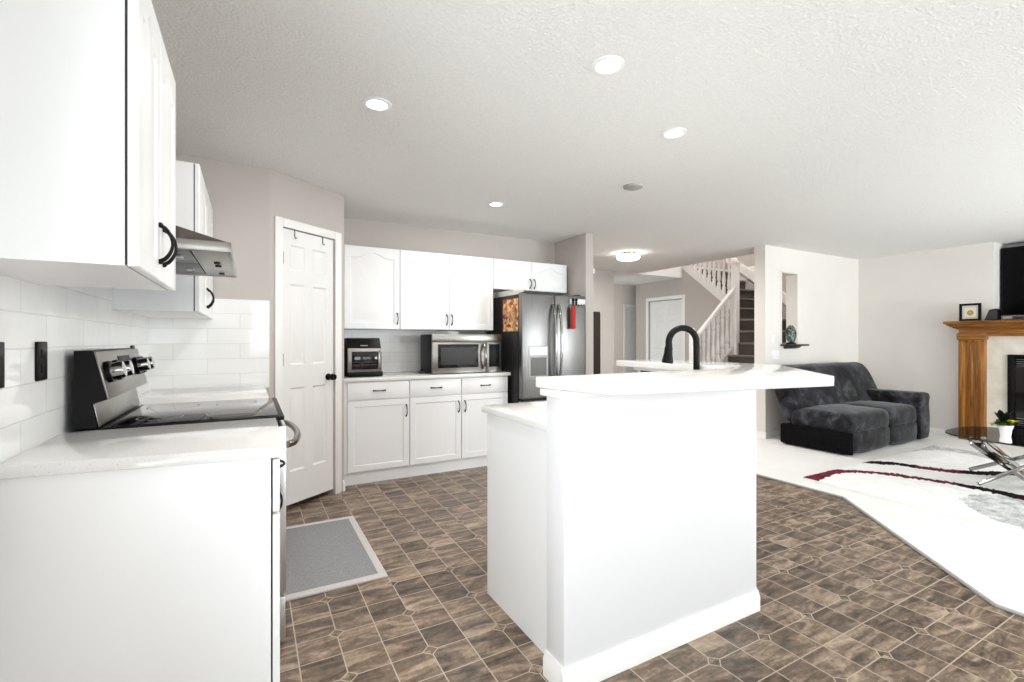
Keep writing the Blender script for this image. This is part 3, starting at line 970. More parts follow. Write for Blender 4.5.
# faucet
fc = thing('kitchen_faucet', 'matt black gooseneck faucet with pull-down spray head, behind the bar', 'faucet', (2.17, 1.81, 0.918))
FX, FY = 2.165, 1.805
dx, dy = -0.80, 0.35
L_ = math.hypot(dx, dy); dx /= L_; dy /= L_
R_ = 0.080
pts = [(FX, FY, 0.93), (FX, FY, 1.0), (FX, FY, 1.1), (FX, FY, 1.2)]
for i in range(1, 17):
    a = PI*i/16*1.06
    pts.append((FX+dx*R_*(1-math.cos(a)), FY+dy*R_*(1-math.cos(a)), 1.228+R_*math.sin(a)))
build('neck', MB().tube(pts, 0.0175, 14), M['black'], fc)
build('base_plate', MB().lathe([(0.001, 0.918), (0.03, 0.918), (0.03, 0.93), (0.024, 0.94), (0.022, 0.97), (0.001, 0.97)], (FX, FY, 0), 20), M['black'], fc)
e = Vector(pts[-1]); d_ = (Vector(pts[-1])-Vector(pts[-2])).normalized()
d_ = (d_ + Vector((dx*0.18, dy*0.18, 0))).normalized()
build('spray_head', MB().tube([e-d_*0.005, e+d_*0.01, e+d_*0.012, e+d_*0.05, e+d_*0.085, e+d_*0.1], [0.0185, 0.0185, 0.021, 0.023, 0.030, 0.029], 16), M['black'], fc)
build('lever', MB().tube([(FX, FY, 0.975), (FX+0.05, FY+0.02, 0.985), (FX+0.09, FY+0.035, 1.01)], [0.009, 0.007, 0.006], 10), M['black'], fc)
# black outlet on the inner face of the island wing
o = build('wall_outlet', MB().box(WX-WT-0.008, WX-WT, 2.26, 2.40, 0.958, 1.034, 0.003), M['black_plastic'])
tag(o, 'black outlet set sideways on the far inner face of the island half wall', 'outlet')
build('socket', MB().box(WX-WT-0.010, WX-WT-0.007, 2.30, 2.33, 0.977, 1.009, 0.002).box(WX-WT-0.010, WX-WT-0.007, 2.345, 2.375, 0.977, 1.009, 0.002), M['black'], o)

# ------------------------------------------------------------------ appliances on the back run
# refrigerator
FX0, FX1, FY0 = 2.30, 3.075, 3.97
rf = thing('refrigerator', 'stainless french door refrigerator with dark grey sides, below the short cabinet', 'refrigerator', (2.69, 4.35, 0))
build('cabinet_body', MB().box(FX0, FX1, FY0+0.085, 4.74, 0.03, 1.695, 0.006), M['fridge_side'], rf)
mid = (FX0+FX1)/2
dl_ = MB().box(FX0+0.001, mid-0.003, FY0, FY0+0.075, 0.665, 1.70, 0.012, 3)
ld = build('door', dl_, M['steel'], rf)
rd = build('door', MB().box(mid+0.003, FX1-0.001, FY0, FY0+0.075, 0.665, 1.70, 0.012, 3), M['steel'], rf)
fd = build('freezer_drawer', MB().box(FX0+0.001, FX1-0.001, FY0, FY0+0.075, 0.06, 0.645, 0.012, 3), M['steel'], rf)
build('gasket', MB().box(FX0+0.012, FX1-0.012, FY0+0.02, FY0+0.09, 0.07, 1.69), M['black_plastic'], rf, smooth=0)
for xx, dd in ((mid-0.032, ld), (mid+0.036, rd)):
    hp = []
    for i in range(17):
        tt = i/16
        hp.append((xx, FY0-0.004-0.06*math.sin(PI*tt)**0.5, 0.80+0.80*tt))
    build('door_handle', MB().tube(hp, 0.0135, 12), M['chrome'], dd)
hp = [(FX0+0.08+(FX1-FX0-0.16)*i/16, FY0-0.004-0.055*math.sin(PI*i/16)**0.4, 0.57) for i in range(17)]
build('drawer_handle', MB().tube(hp, 0.0135, 12), M['chrome'], fd)
dp = build('dispenser', MB().box(2.375, 2.60, FY0-0.004, FY0+0.004, 0.875, 1.185, 0.004), M['grey_plastic'], ld)
build('control_strip', MB().box(2.385, 2.59, FY0-0.008, FY0-0.003, 1.09, 1.175, 0.003), M['white_plastic'], dp)
build('recess', MB().box(2.395, 2.58, FY0-0.006, FY0-0.003, 0.89, 1.07, 0.002), M['recess_grey'], dp)
for xx in (FX0+0.04, FX1-0.10):
    build('hinge_cover', MB().box(xx, xx+0.06, FY0+0.03, FY0+0.14, 1.695, 1.715, 0.006), M['fridge_side'], rf)
tag(build('calendar', MB().box(FX0-0.004, FX0, 4.04, 4.36, 1.33, 1.655, 0.001), M['picture'], smooth=0), 'colourful calendar print on the refrigerator side', 'calendar')
bx = build('carton', MB().box(2.31, 2.43, 4.16, 4.5, 1.697, 1.745, 0.003), M['carton'])
tag(bx, 'low pale carton lying on top of the refrigerator', 'box')
build('lid', MB().box(2.306, 2.434, 4.155, 4.505, 1.732, 1.750, 0.003), M['carton'], bx)
# key rack and red pouch on the right fridge door
kr = thing('key_rack', 'white key rack with hooks stuck high on the refrigerator right door', 'key rack', (2.95, FY0-0.01, 1.6))
build('rail', MB().box(2.865, 3.06, FY0-0.010, FY0, 1.61, 1.665, 0.003), M['white_plastic'], kr)
for i in range(5):
    xx = 2.885+i*0.038
    build('hook', MB().tube([(xx, FY0-0.010, 1.63), (xx, FY0-0.022, 1.615), (xx, FY0-0.026, 1.59), (xx, FY0-0.036, 1.595)], 0.003, 8), M['chrome'], kr)
for xx, lab in ((2.885, 'black key holder at the rack\'s left end, beside the red pouch'), (2.925, 'black key ring tag hanging just above the red pouch')):
    tag(build('key_fob', MB().lathe([(0.001, -0.004), (0.017, -0.004), (0.017, 0.004), (0.001, 0.004)], (xx, FY0-0.034, 1.655), 16, 'y').box(xx-0.011, xx+0.011, FY0-0.039, FY0-0.029, 1.60, 1.645, 0.003), M['black']), lab, 'key fob', 'key fobs on the refrigerator rack')
rp = build('pouch', MB().lathe([(0.001, 1.355), (0.023, 1.357), (0.025, 1.37), (0.025, 1.545), (0.022, 1.575), (0.014, 1.588), (0.001, 1.59)], (2.88, FY0-0.045, 0), 18), M['red_cloth'])
tag(rp, 'red cylindrical pouch hanging on the refrigerator right door', 'pouch')
build('loop', MB().tube([(2.88, FY0-0.045, 1.585), (2.879, FY0-0.04, 1.605), (2.884, FY0-0.032, 1.612)], 0.004, 8), M['black'], rp)

# microwave
mx0, mx1, my0, my1, mz0, mz1 = 1.485, 2.215, 4.235, 4.59, 0.926, 1.30
mw = thing('microwave_oven', 'stainless microwave oven on the back counter, left of the refrigerator', 'microwave', (1.85, 4.4, 0.918))
build('body', MB().box(mx0, mx1, my0+0.03, my1, mz0+0.004, mz1-0.004, 0.004), M['black_plastic'], mw)
build('vent_grille', MB().box(mx0, mx1, my0+0.002, my0+0.03, mz1-0.075, mz1, 0.003), M['steel_h'], mw)
build('control_frame', MB().box(2.05, mx1, my0, my0+0.03, mz0, mz1-0.078, 0.003), M['steel_h'], mw)
build('keypad', MB().box(2.075, mx1-0.025, my0-0.003, my0+0.002, mz0+0.05, mz1-0.098, 0.002), M['black_plastic'], mw)
md = build('door', MB().box(mx0, 2.047, my0, my0+0.03, mz0, mz1-0.078, 0.004), M['steel_h'], mw)
wn_ = build('window', MB().box(mx0+0.055, 1.96, my0-0.003, my0+0.002, mz0+0.05, mz1-0.098, 0.002), M['black_glass'], md)
build('window_screen', MB().box(mx0+0.085, 1.925, my0-0.0045, my0-0.002, mz0+0.08, mz1-0.13, 0.001), M['dark_gap'], wn_)
build('handle', MB().tube([(2.015, my0-0.002-0.045*math.sin(PI*i/12)**0.55, mz0+0.03+0.245*i/12) for i in range(13)], 0.012, 12), M['chrome'], md)
for xx in (mx0+0.05, mx1-0.05):
    for yy in (my0+0.06, my1-0.05):
        build('foot', MB().lathe([(0.001, 0.9185), (0.014, 0.9185), (0.014, 0.931), (0.001, 0.931)], (xx, yy, 0), 12), M['black'], mw)
cord = [(1.43, 4.52, 0.924), (1.445, 4.50, 0.935), (1.465, 4.51, 0.945), (1.48, 4.53, 0.95), (1.49, 4.55, 0.955)]
build('power_cord', MB().tube([(1.44, 4.42, 0.9245), (1.43, 4.45, 0.926), (1.445, 4.49, 0.935)] + cord[2:], 0.006, 8), M['black'], mw)

# toaster oven
tx0, tx1, ty0, ty1 = 0.725, 1.02, 4.23, 4.58
to = thing('toaster_oven', 'black countertop toaster oven with steel door, beside the pantry corner', 'toaster oven', (0.87, 4.4, 0.918))
build('body', MB().prism([(ty0+0.03, 0.935), (ty1, 0.935), (ty1, 1.25), (ty0+0.10, 1.262), (ty0+0.075, 1.255), (ty0+0.032, 1.175)], 'x', tx0+0.004, tx1-0.004, 0.004), M['black_plastic'], to)
build('base', MB().box(tx0, tx1+0.008, ty0+0.005, ty1, 0.9225, 0.965, 0.008), M['black_plastic'], to)
tf = build('door', MB().box(tx0+0.002, tx1-0.002, ty0+0.010, ty0+0.03, 0.962, 1.17, 0.004), M['steel_h'], to)
twn = build('window', MB().box(tx0+0.035, tx1-0.035, ty0+0.0065, ty0+0.012, 0.985, 1.142, 0.003), M['black_glass'], tf)
build('rack', MB().tube([(tx0+0.045, ty0+0.006, 1.05), (tx1-0.045, ty0+0.006, 1.05)], 0.0018, 6).tube([(tx0+0.045, ty0+0.006, 1.025), (tx1-0.045, ty0+0.006, 1.025)], 0.0018, 6), M['steel'], twn)
build('handle', MB().tube([(tx1-0.018, ty0+0.010, 0.985), (tx1-0.018, ty0-0.018, 0.995), (tx1-0.018, ty0-0.018, 1.135), (tx1-0.018, ty0+0.010, 1.145)], 0.007, 10), M['chrome'], tf)
build('badge', MB().box(0.84, 0.90, ty0+0.034, ty0+0.042, 1.19, 1.198), M['vent_grey'], to, smooth=0)
for xx in (tx0+0.03, tx1-0.03):
    for yy in (ty0+0.04, ty1-0.04):
        build('foot', MB().lathe([(0.001, 0.9185), (0.012, 0.9185), (0.012, 0.928), (0.001, 0.928)], (xx, yy, 0), 12), M['black'], to)

# ------------------------------------------------------------------ ceiling fixtures
pots = [(0.556, 2.415, 'round recessed downlight in the ceiling nearest the left wall cabinets', 1.0),
        (1.351, 1.591, 'largest round recessed downlight, in the ceiling above the bar top', 1.0),
        (2.126, 1.929, 'rightmost round recessed downlight, in the ceiling over the sink side', 1.0),
        (1.873, 3.685, 'smallest round recessed downlight, in front of the wall cabinets', 1.0)]
for x, y, lab, s in pots:
    p = thing('recessed_light', lab, 'ceiling light', (x, y, C-0.02), 'recessed downlights in the kitchen ceiling')
    ring = MB().lathe([(0.0485, C-0.0005), (0.072, C-0.0005), (0.071, C-0.005), (0.055, C-0.008), (0.0485, C-0.004)], (x, y, 0), 32)
    build('trim_ring', ring, M['white_plastic'], p)
    build('lens', MB().lathe([(0.001, C-0.001), (0.048, C-0.001), (0.048, C-0.005), (0.001, C-0.006)], (x, y, 0), 32), M['lamp'], p)
    l = bpy.data.lights.new('downlight_beam', 'AREA')
    l.shape = 'DISK'; l.size = 0.1; l.energy = 9; l.color = (1.0, 0.97, 0.93)
    lo = bpy.data.objects.new('downlight_beam', l)
    COL.objects.link(lo)
    lo.parent = p
    lo.location = (0, 0, 0.012)
sd = build('smoke_detector', MB().lathe([(0.001, C-0.0005), (0.075, C-0.0005), (0.073, C-0.012), (0.055, C-0.02), (0.001, C-0.021)], (2.58, 2.745, 0), 28), M['vent_grey'])
tag(sd, 'flat grey round smoke detector on the kitchen ceiling', 'smoke detector')
fl = thing('flush_mount_light', 'lit round glass flush-mount light on the hall ceiling', 'ceiling light', (4.5, 4.88, C-0.1))
build('ceiling_plate', MB().lathe([(0.001, C-0.0005), (0.11, C-0.0005), (0.11, C-0.02), (0.10, C-0.035), (0.001, C-0.035)], (4.5, 4.88, 0), 36), M['nickel'], fl)
build('glass_shade', MB().lathe([(0.001, C-0.034), (0.14, C-0.034), (0.158, C-0.06), (0.14, C-0.085), (0.08, C-0.100), (0.001, C-0.104)], (4.5, 4.88, 0), 36), M['lamp2'], fl)
l = bpy.data.lights.new('hall_lamp', 'AREA'); l.shape = 'DISK'; l.size = 0.25; l.energy = 38; l.color = (1, 0.99, 0.97)
lo = bpy.data.objects.new('hall_lamp', l); COL.objects.link(lo); lo.parent = fl; lo.location = (0, 0, -0.01)
# unseen upstairs lamp, added to brighten the stairwell
ul = thing('added_stair_light', 'added unseen round lamp on the upstairs ceiling, brightening the stairwell', 'ceiling light', (7.2, 5.0, 4.7))
build('glass_shade', MB().lathe([(0.001, 4.799), (0.15, 4.799), (0.15, 4.75), (0.1, 4.71), (0.001, 4.70)], (7.2, 5.0, 0), 28), M['lamp2'], ul)
l = bpy.data.lights.new('stairwell_fill', 'POINT'); l.energy = 95; l.color = (1, 0.99, 0.97); l.shadow_soft_size = 0.12
lo = bpy.data.objects.new('stairwell_fill', l); COL.objects.link(lo); lo.parent = ul; lo.location = (0, 0, -0.15)
tag(build('motion_sensor', MB().box(3.36, 3.395, 4.22, 4.27, 1.99, 2.05, 0.006), M['white_plastic']), 'small white sensor on the corner of the wall beside the refrigerator', 'sensor')

# ------------------------------------------------------------------ hall furniture
hc = thing('hall_cupboard', 'tall dark wooden cupboard in the hall, edge showing past the wall', 'cupboard', (4.75, 6.1, 0))
build('body', MB().box(4.1, 4.92, 5.98, 6.29, 0.02, 1.70, 0.004), M['dark_wood'], hc)
for a, b_ in ((4.11, 4.505), (4.515, 4.91)):
    dd = build('door', MB().box(a, b_, 5.962, 5.981, 0.06, 1.68, 0.004), M['dark_wood'], hc)
    build('pull', MB().ball(((4.485 if a < 4.5 else 4.535), 5.955, 0.95), 0.012, 10, 6), M['nickel'], dd)

# ------------------------------------------------------------------ staircase
SY0, SY1 = 4.15, 5.2
st = thing('staircase', 'staircase with dark carpeted steps and white stringers, beyond the hall', 'staircase', (6.8, 4.7, 0))
run, rise = 0.24, 0.2
for i in range(5):
    z1 = 0.2*(i+1)
    x0 = KX - run*(5-i)
    sp_ = build('step', MB().box(x0, (KX if i == 4 else x0+run), SY0, SY1-0.03, 0.0, z1-0.002), M['stair_carpet'], st, smooth=0)
    build('nosing', MB().box(x0-0.022, x0+0.02, SY0, SY1-0.03, z1-0.032, z1, 0.012), M['stair_nosing'], sp_)
nwl = (KX, SY1)
angs = [-90, -60, -30, 0]
for i in range(3):
    z1 = 1.0+0.2*(i+1)
    a0, a1 = math.radians(angs[i]), math.radians(angs[i+1])
    def far(a):
        dx_, dy_ = math.cos(a), math.sin(a)
        s = []
        if dx_ > 1e-6: s.append((HX1-0.005-KX)/dx_)
        if dy_ < -1e-6: s.append((SY1-SY0)/(-dy_))
        s = min(s)
        return (KX+dx_*s, SY1+dy_*s)
    poly = [nwl, far(a0)]
    if i == 1 or (i == 0 and False):
        poly.append((HX1-0.005, SY0))
    poly.append(far(a1))
    sp_ = build('step', MB().prism(poly, 'z', 0.0, z1), M['stair_carpet'], st, smooth=0)
    fa = far(a0)
    a_ = Vector((nwl[0]+0.05*math.cos(a0), nwl[1]+0.05*math.sin(a0), z1-0.014)); b2 = Vector((fa[0]-0.03*math.cos(a0), fa[1]-0.03*math.sin(a0), z1-0.014))
    build('nosing', MB().tube([a_, b2], 0.017, 8), M['stair_nosing'], sp_)
for i in range(9):
    z1 = 1.6+0.2*(i+1)
    y0 = SY1+run*i
    sp_ = build('step', MB().box(KX+0.1, HX1-0.005, y0, y0+run, max(0.0, z1-0.75) if y0 > 5.5 else 0.0, z1-0.002), M['stair_carpet'], st, smooth=0)
    build('nosing', MB().box(KX+0.1, HX1-0.005, y0-0.022, y0+0.02, z1-0.032, z1, 0.012), M['stair_nosing'], sp_)
# stringers and skirt
build('stringer', MB().prism([(KX-run*5-0.1, 0.0), (KX-run*5-0.1, 0.16), (KX, 1.22), (KX, 0.90), (KX-run*4.0, 0.0)], 'y', SY1-0.03, SY1+0.015), M['trim'], st, smooth=0)
build('stringer', MB().prism([(SY1, 1.70), (SY1, 1.85), (7.0, 3.31), (7.0, 3.16)], 'x', KX-0.02, KX+0.1), M['trim'], st, smooth=0)
build('skirt_board', MB().prism([(SY0, 1.62), (SY0, 1.78), (SY1-0.2, 2.0), (6.45, 3.1), (6.45, 2.92), (SY1-0.2, 1.8)], 'x', HX1-0.03, HX1-0.002), M['trim'], st, smooth=0)
# balustrade of the lower flight
rl = thing('stair_railing', 'white turned-spindle railing rising along the lower stair flight', 'railing', (6.7, SY1, 0), 'white stair railings')
def spindle(mb, x, y, z0, z1, s=1.0):
    h = z1-z0
    pr = [(0.022, 0), (0.022, 0.16), (0.013, 0.18), (0.020, 0.21), (0.024, 0.28), (0.012, 0.5), (0.014, 0.62), (0.019, 0.72), (0.012, 0.76), (0.020, 0.80), (0.020, 1.0)]
    return mb.lathe([(r*s, z0+h*t_) for r, t_ in pr], (x, y, 0), 10)
def rail_z(x): return 1.28+(x-6.2)*0.876
def str_z(x): return 0.16+(x-(KX-run*5-0.1))*(1.06/(run*5+0.1))
YR = SY1-0.008
build('handrail', MB().prism([(6.14, rail_z(6.14)-0.045), (6.14, rail_z(6.14)+0.035), (KX, rail_z(KX)+0.035), (KX, rail_z(KX)-0.045)], 'y', YR-0.03, YR+0.03, 0.01), M['trim'], rl)
for i in range(8):
    x = 6.28+i*0.115
    build('baluster', spindle(MB(), x, YR, str_z(x), rail_z(x)-0.03, 1.35), M['trim'], rl)
def newel(mb, x, y, z0, z1, wd=0.045):
    mb.box(x-wd, x+wd, y-wd, y+wd, z0, z1-0.06, 0.005).box(x-wd*1.25, x+wd*1.25, y-wd*1.25, y+wd*1.25, z1-0.06, z1-0.035, 0.006)
    return mb.ball((x, y, z1-0.005), (wd*0.8, wd*0.8, 0.04), 14, 8)
build('newel_post', newel(MB(), 6.15, YR, 0.0, 1.40), M['trim'], rl)
build('newel_post', newel(MB(), KX-0.02, YR, 0.0, 2.60, 0.05), M['trim'], rl)
# upper flight railing
ru = thing('stair_railing', 'white spindle railing of the upper flight, running up to the ceiling', 'railing', (KX, 5.9, 1.9), 'white stair railings')
for i in range(13):
    y = 5.34+i*0.1
    zb = 1.85+(y-SY1)*(1.46/1.8)
    build('baluster', spindle(MB(), KX+0.02, y, zb-0.01, zb+0.85, 1.35), M['trim'], ru)
z0_, z1_ = 1.98+0.72, 1.98+0.72+(6.62-SY1)*(1.46/1.8)
build('handrail', MB().prism([(SY1+0.04, z0_), (SY1+0.04, z0_+0.07), (6.62, z1_+0.07), (6.62, z1_)], 'x', KX-0.01, KX+0.05, 0.01), M['trim'], ru)

# ------------------------------------------------------------------ living room
# niche shelf and its ornament, switches
sh = build('wall_shelf', MB().box(5.93, 6.36, YW-0.13, YW-0.007, 1.168, 1.19, 0.004), M['dark_wood'])
tag(sh, 'small dark wooden shelf at the foot of the wall opening', 'shelf')
build('bracket', MB().prism([(YW-0.105, 1.168), (YW-0.007, 1.168), (YW-0.007, 1.13), (YW-0.07, 1.14)], 'x', 6.0, 6.24, 0.004), M['dark_wood'], sh)
sc = thing('sculpture', 'dark mottled green egg-shaped sculpture on the small wall shelf', 'sculpture', (6.05, YW-0.06, 1.19))
eg = MB()
b = bmesh.new()
bmesh.ops.create_uvsphere(b, u_segments=28, v_segments=18, radius=1)
for v in b.verts:
    f_ = 1+0.10*noise.noise(v.co*3.5)
    ang = math.atan2(v.co.y, v.co.x)
    f_ += 0.05*math.cos(ang*5+v.co.z*3)
    v.co = Vector((v.co.x*0.075*f_*(1-0.12*v.co.z), v.co.y*0.055*f_, v.co.z*0.115*f_+1.322))
bmesh.ops.translate(b, vec=(6.06, YW-0.065, 0), verts=b.verts)
eg._merge(b)
build('body', eg, M['sculpt'], sc)
build('plinth', MB().lathe([(0.001, 1.1905), (0.06, 1.1905), (0.058, 1.205), (0.045, 1.215), (0.001, 1.218)], (6.06, YW-0.065, 0), 20), M['black'], sc)
def switch(x0, x1, z0, z1, lab, n):
    o = build('light_switch', MB().box(x0, x1, YW-0.007, YW, z0, z1, 0.003), M['white_plastic'])
    tag(o, lab, 'light switch', 'white switches on the living room wall')
    w_ = (x1-x0)/n
    for i in range(n):
        xx = x0+w_*(i+0.5)
        build('rocker', MB().box(xx-0.017, xx+0.017, YW-0.011, YW-0.006, (z0+z1)/2-0.033, (z0+z1)/2+0.033, 0.002), M['white_plastic'], o)
switch(5.75, 5.82, 1.195, 1.31, 'single white light switch on the wall left of the small shelf', 1)
switch(5.745, 5.905, 1.0, 1.115, 'wide white double switch plate below the single switch', 2)

# sofa
def soft(x0, x1, y0, y1, z0, z1, bev, seg=4, amp=0.008, bulge=0.02, seed=0, cuts=5):
    b = bmesh.new()
    bmesh.ops.create_cube(b, size=1)
    bmesh.ops.scale(b, vec=(x1-x0, y1-y0, z1-z0), verts=b.verts)
    bmesh.ops.translate(b, vec=((x0+x1)/2, (y0+y1)/2, (z0+z1)/2), verts=b.verts)
    bmesh.ops.bevel(b, geom=list(b.edges), offset=bev, segments=seg, affect='EDGES', profile=0.5)
    bmesh.ops.subdivide_edges(b, edges=[e_ for e_ in b.edges if e_.calc_length() > 0.12], cuts=cuts, use_grid_fill=True)
    b.normal_update()
    cx_, cy_, cz_ = (x0+x1)/2, (y0+y1)/2, (z0+z1)/2
    for v in b.verts:
        q = Vector(((v.co.x-cx_)/(x1-x0)*2, (v.co.y-cy_)/(y1-y0)*2, (v.co.z-cz_)/(z1-z0)*2))
        k_ = [max(0, 1-abs(q[i])**2.2) for i in range(3)]
        g = max(k_[0]*k_[1], k_[0]*k_[2], k_[1]*k_[2])
        v.co += v.normal*(bulge*g + amp*noise.noise(v.co*7+Vector((seed, 0, 0))))
    return b
sf = thing('sofa', 'charcoal suede reclining loveseat against the living room wall', 'sofa', (6.4, 3.1, 0.012))
SX0, SX1, AX = 5.52, 7.06, 7.34
SF = 2.64
build('under_frame', MB().box(SX0+0.01, SX1+0.02, SF+0.06, 3.40, 0.03, 0.245, 0.01).box(SX0-0.022, SX0+0.02, SF-0.022, 3.36, 0.03, 0.262, 0.008), M['under'], sf)
half = (SX0+0.86)
for i, (a, b_) in enumerate(((SX0, half-0.004), (half+0.004, SX1))):
    mb = MB(); mb._merge(soft(a, b_, SF+0.0, 3.28, 0.235, 0.455, 0.06, 4, 0.008, 0.022, i*5))
    build('seat_cushion', mb, M['suede'], sf, smooth=60)
    mb = MB(); mb._merge(soft(a+(0.022 if i == 0 else 0.004), b_-0.002, SF-0.005, SF+0.12, 0.035, 0.27, 0.045, 4, 0.01, 0.025, i*3+20))
    build('footrest', mb, M['suede'], sf, smooth=60)
# backrest: reclined profile swept along x, rounded at the far upper corner
prof = [(3.13, 0.40), (3.20, 0.52), (3.245, 0.64), (3.28, 0.76), (3.33, 0.875), (3.385, 0.935), (3.46, 0.95), (3.53, 0.92), (3.545, 0.85), (3.50, 0.62), (3.40, 0.36), (3.34, 0.24), (3.22, 0.26)]
def backrest(x0, x1, slope, seed):
    b = bmesh.new()
    n = 26
    rings = []
    for i in range(n+1):
        t_ = i/n
        x = x0+(x1-x0)*t_
        e_ = min(t_, 1-t_)*n
        inset = 0.03*max(0, 1-e_/1.3)
        ring = []
        for y, z in prof:
            cy_, cz_ = 3.34, 0.62
            f_ = 1-inset/0.25
            yy, zz = cy_+(y-cy_)*f_, cz_+(z-cz_)*f_
            if slope and zz > 0.5:
                xx = x + 0.0
                lim = 7.55-(zz-0.5)*0.5
                xx = min(x, lim) if t_ > 0.6 else x
            else:
                xx = x
            wr = 0.016*noise.noise(Vector((xx*4, yy*6, zz*6+seed)))
            tuft = (0.018*math.sin(PI*t_)+0.02*abs(math.sin(2*PI*t_))**0.7)*(1 if y < 3.4 else 0)
            crease = -0.018*math.exp(-((zz-0.70)/0.022)**2) if y < 3.36 else 0
            ring.append(b.verts.new((xx, yy-tuft+wr-crease*0.6, zz+wr*0.5)))
        rings.append(ring)
    N = len(prof)
    for i in range(n):
        for k_ in range(N):
            b.faces.new([rings[i][k_], rings[i][(k_+1) % N], rings[i+1][(k_+1) % N], rings[i+1][k_]])
    b.faces.new(rings[0][::-1]); b.faces.new(rings[-1])
    bmesh.ops.recalc_face_normals(b, faces=b.faces)
    mb = MB()
    return mb._merge(b)
o = build('backrest', backrest(SX0-0.01, 7.50, True, 4), M['suede'], sf, smooth=60)
md_ = o.modifiers.new('soft', 'SUBSURF'); md_.levels = 1; md_.render_levels = 2
# arm with rolled front
ap = [(SX1+0.02, 0.04), (SX1+0.02, 0.50), (SX1+0.0, 0.55), (SX1+0.03, 0.595), (7.2, 0.605), (7.31, 0.59), (7.35, 0.545), (7.33, 0.5), (7.32, 0.46), (7.345, 0.3), (7.34, 0.12), (7.30, 0.04)]
arm = MB().prism(ap, 'y', SF-0.02, 3.38, 0.018, 3)
for v in arm.bm.verts:
    v.co.z += 0.006*noise.noise(v.co*6)
build('armrest', arm, M['suede'], sf, smooth=50)
for xx in (SX0+0.06, 7.26):
    for yy in (SF+0.1, 3.34):
        build('foot', MB().lathe([(0.001, 0.0125), (0.022, 0.0125), (0.026, 0.05), (0.001, 0.05)], (xx, yy, 0), 12), M['black'], sf)

# area rug
RX0, RX1, RY0_, RY1_ = 4.27, 6.86, 0.30, 2.42
s1 = [(4.297, 2.353), (4.549, 2.381), (4.76, 2.347), (4.933, 2.2), (5.049, 2.035), (5.109, 1.858), (5.166, 1.691), (5.17, 1.535), (5.183, 1.408), (5.158, 1.273), (5.05, 1.0), (4.88, 0.7), (4.8, 0.3)]
s2 = [(5.32, 2.42), (5.40, 2.33), (5.501, 2.217), (5.552, 2.018), (5.635, 1.844), (5.763, 1.711), (6.099, 1.505), (6.4, 1.2), (6.5, 0.8), (6.4, 0.3)]
gp = [(4.70, 1.50), (4.928, 1.49), (5.09, 1.40), (5.095, 1.257), (4.95, 0.95), (4.75, 0.7), (4.5, 0.8), (4.33, 1.05), (4.34, 1.206), (4.485, 1.36)]
gp2 = [(6.2, 2.42), (6.6, 2.30), (6.62, 2.0), (6.45, 1.7), (6.7, 1.5), (6.86, 1.5), (6.86, 2.42)]
def segd(p, pts):
    best = 9; bi = 0
    for i in range(len(pts)-1):
        ax_, ay_ = pts[i]; bx_, by_ = pts[i+1]
        dx_, dy_ = bx_-ax_, by_-ay_
        t_ = max(0, min(1, ((p[0]-ax_)*dx_+(p[1]-ay_)*dy_)/(dx_*dx_+dy_*dy_)))
        d = math.hypot(p[0]-ax_-t_*dx_, p[1]-ay_-t_*dy_)
        if d < best: best = d; bi = i+t_
    return best, bi
def inside(p, poly):
    c_ = False
    j = len(poly)-1
    for i in range(len(poly)):
        if (poly[i][1] > p[1]) != (poly[j][1] > p[1]) and p[0] < (poly[j][0]-poly[i][0])*(p[1]-poly[i][1])/(poly[j][1]-poly[i][1])+poly[i][0]:
            c_ = not c_
        j = i
    return c_
nx, ny = 150, 125
b = bmesh.new()
grid = []
for j in range(ny+1):
    row = []
    for i in range(nx+1):
        x = RX0+(RX1-RX0)*i/nx; y = RY0_+(RY1_-RY0_)*j/ny
        ed = i in (0, nx) or j in (0, ny)
        z = 0.03 if ed else 0.036+0.008*noise.noise(Vector((x*38, y*38, 0)))+0.004*random.random()
        if not ed:
            x += random.uniform(-0.004, 0.004); y += random.uniform(-0.004, 0.004)
        row.append(b.verts.new((x, y, z)))
    grid.append(row)
for j in range(ny):
    for i in range(nx):
        f_ = b.faces.new([grid[j][i], grid[j][i+1], grid[j+1][i+1], grid[j+1][i]])
        c_ = f_.calc_center_median()
        p = (c_.x+0.012*noise.noise(Vector((c_.x*25, c_.y*25, 5))), c_.y+0.012*noise.noise(Vector((c_.x*25, c_.y*25, 9))))
        d1, k1 = segd(p, s1)
        d2_, k2 = segd(p, s2)
        mi = 0
        if inside(p, gp) or inside(p, gp2): mi = 1
        if d1 < 0.05+0.02*max(0, 1-k1/2.5)+0.02*max(0, min(1, (k1-6)/2)): mi = 2 if k1+0.8*noise.noise(Vector((c_.x*9, c_.y*9, 1))) < 6.5 else 3
        if d2_ < 0.065: mi = 3 if not (2.6 < k2+0.3*noise.noise(Vector((c_.x*9, c_.y*9, 3))) < 4.2) else 2
        f_.material_index = mi
bot = [b.verts.new((x, y, 0.0125)) for x, y in ((RX0, RY0_), (RX1, RY0_), (RX1, RY1_), (RX0, RY1_))]
b.faces.new(bot[::-1])
for A, B, line in ((0, 1, grid[0]), (1, 2, [q_[-1] for q_ in grid]), (2, 3, grid[-1][::-1]), (3, 0, [q_[0] for q_ in grid][::-1])):
    b.faces.new([bot[A], bot[B]] + line[::-1])
mb = MB(); mb._merge(b)
tag(build('area_rug', mb, None, smooth=60, mats=[M['shag_white'], M['shag_grey'], M['shag_red'], M['shag_black']]), 'white shag rug with burgundy and black waving stripes, under the glass table', 'rug')

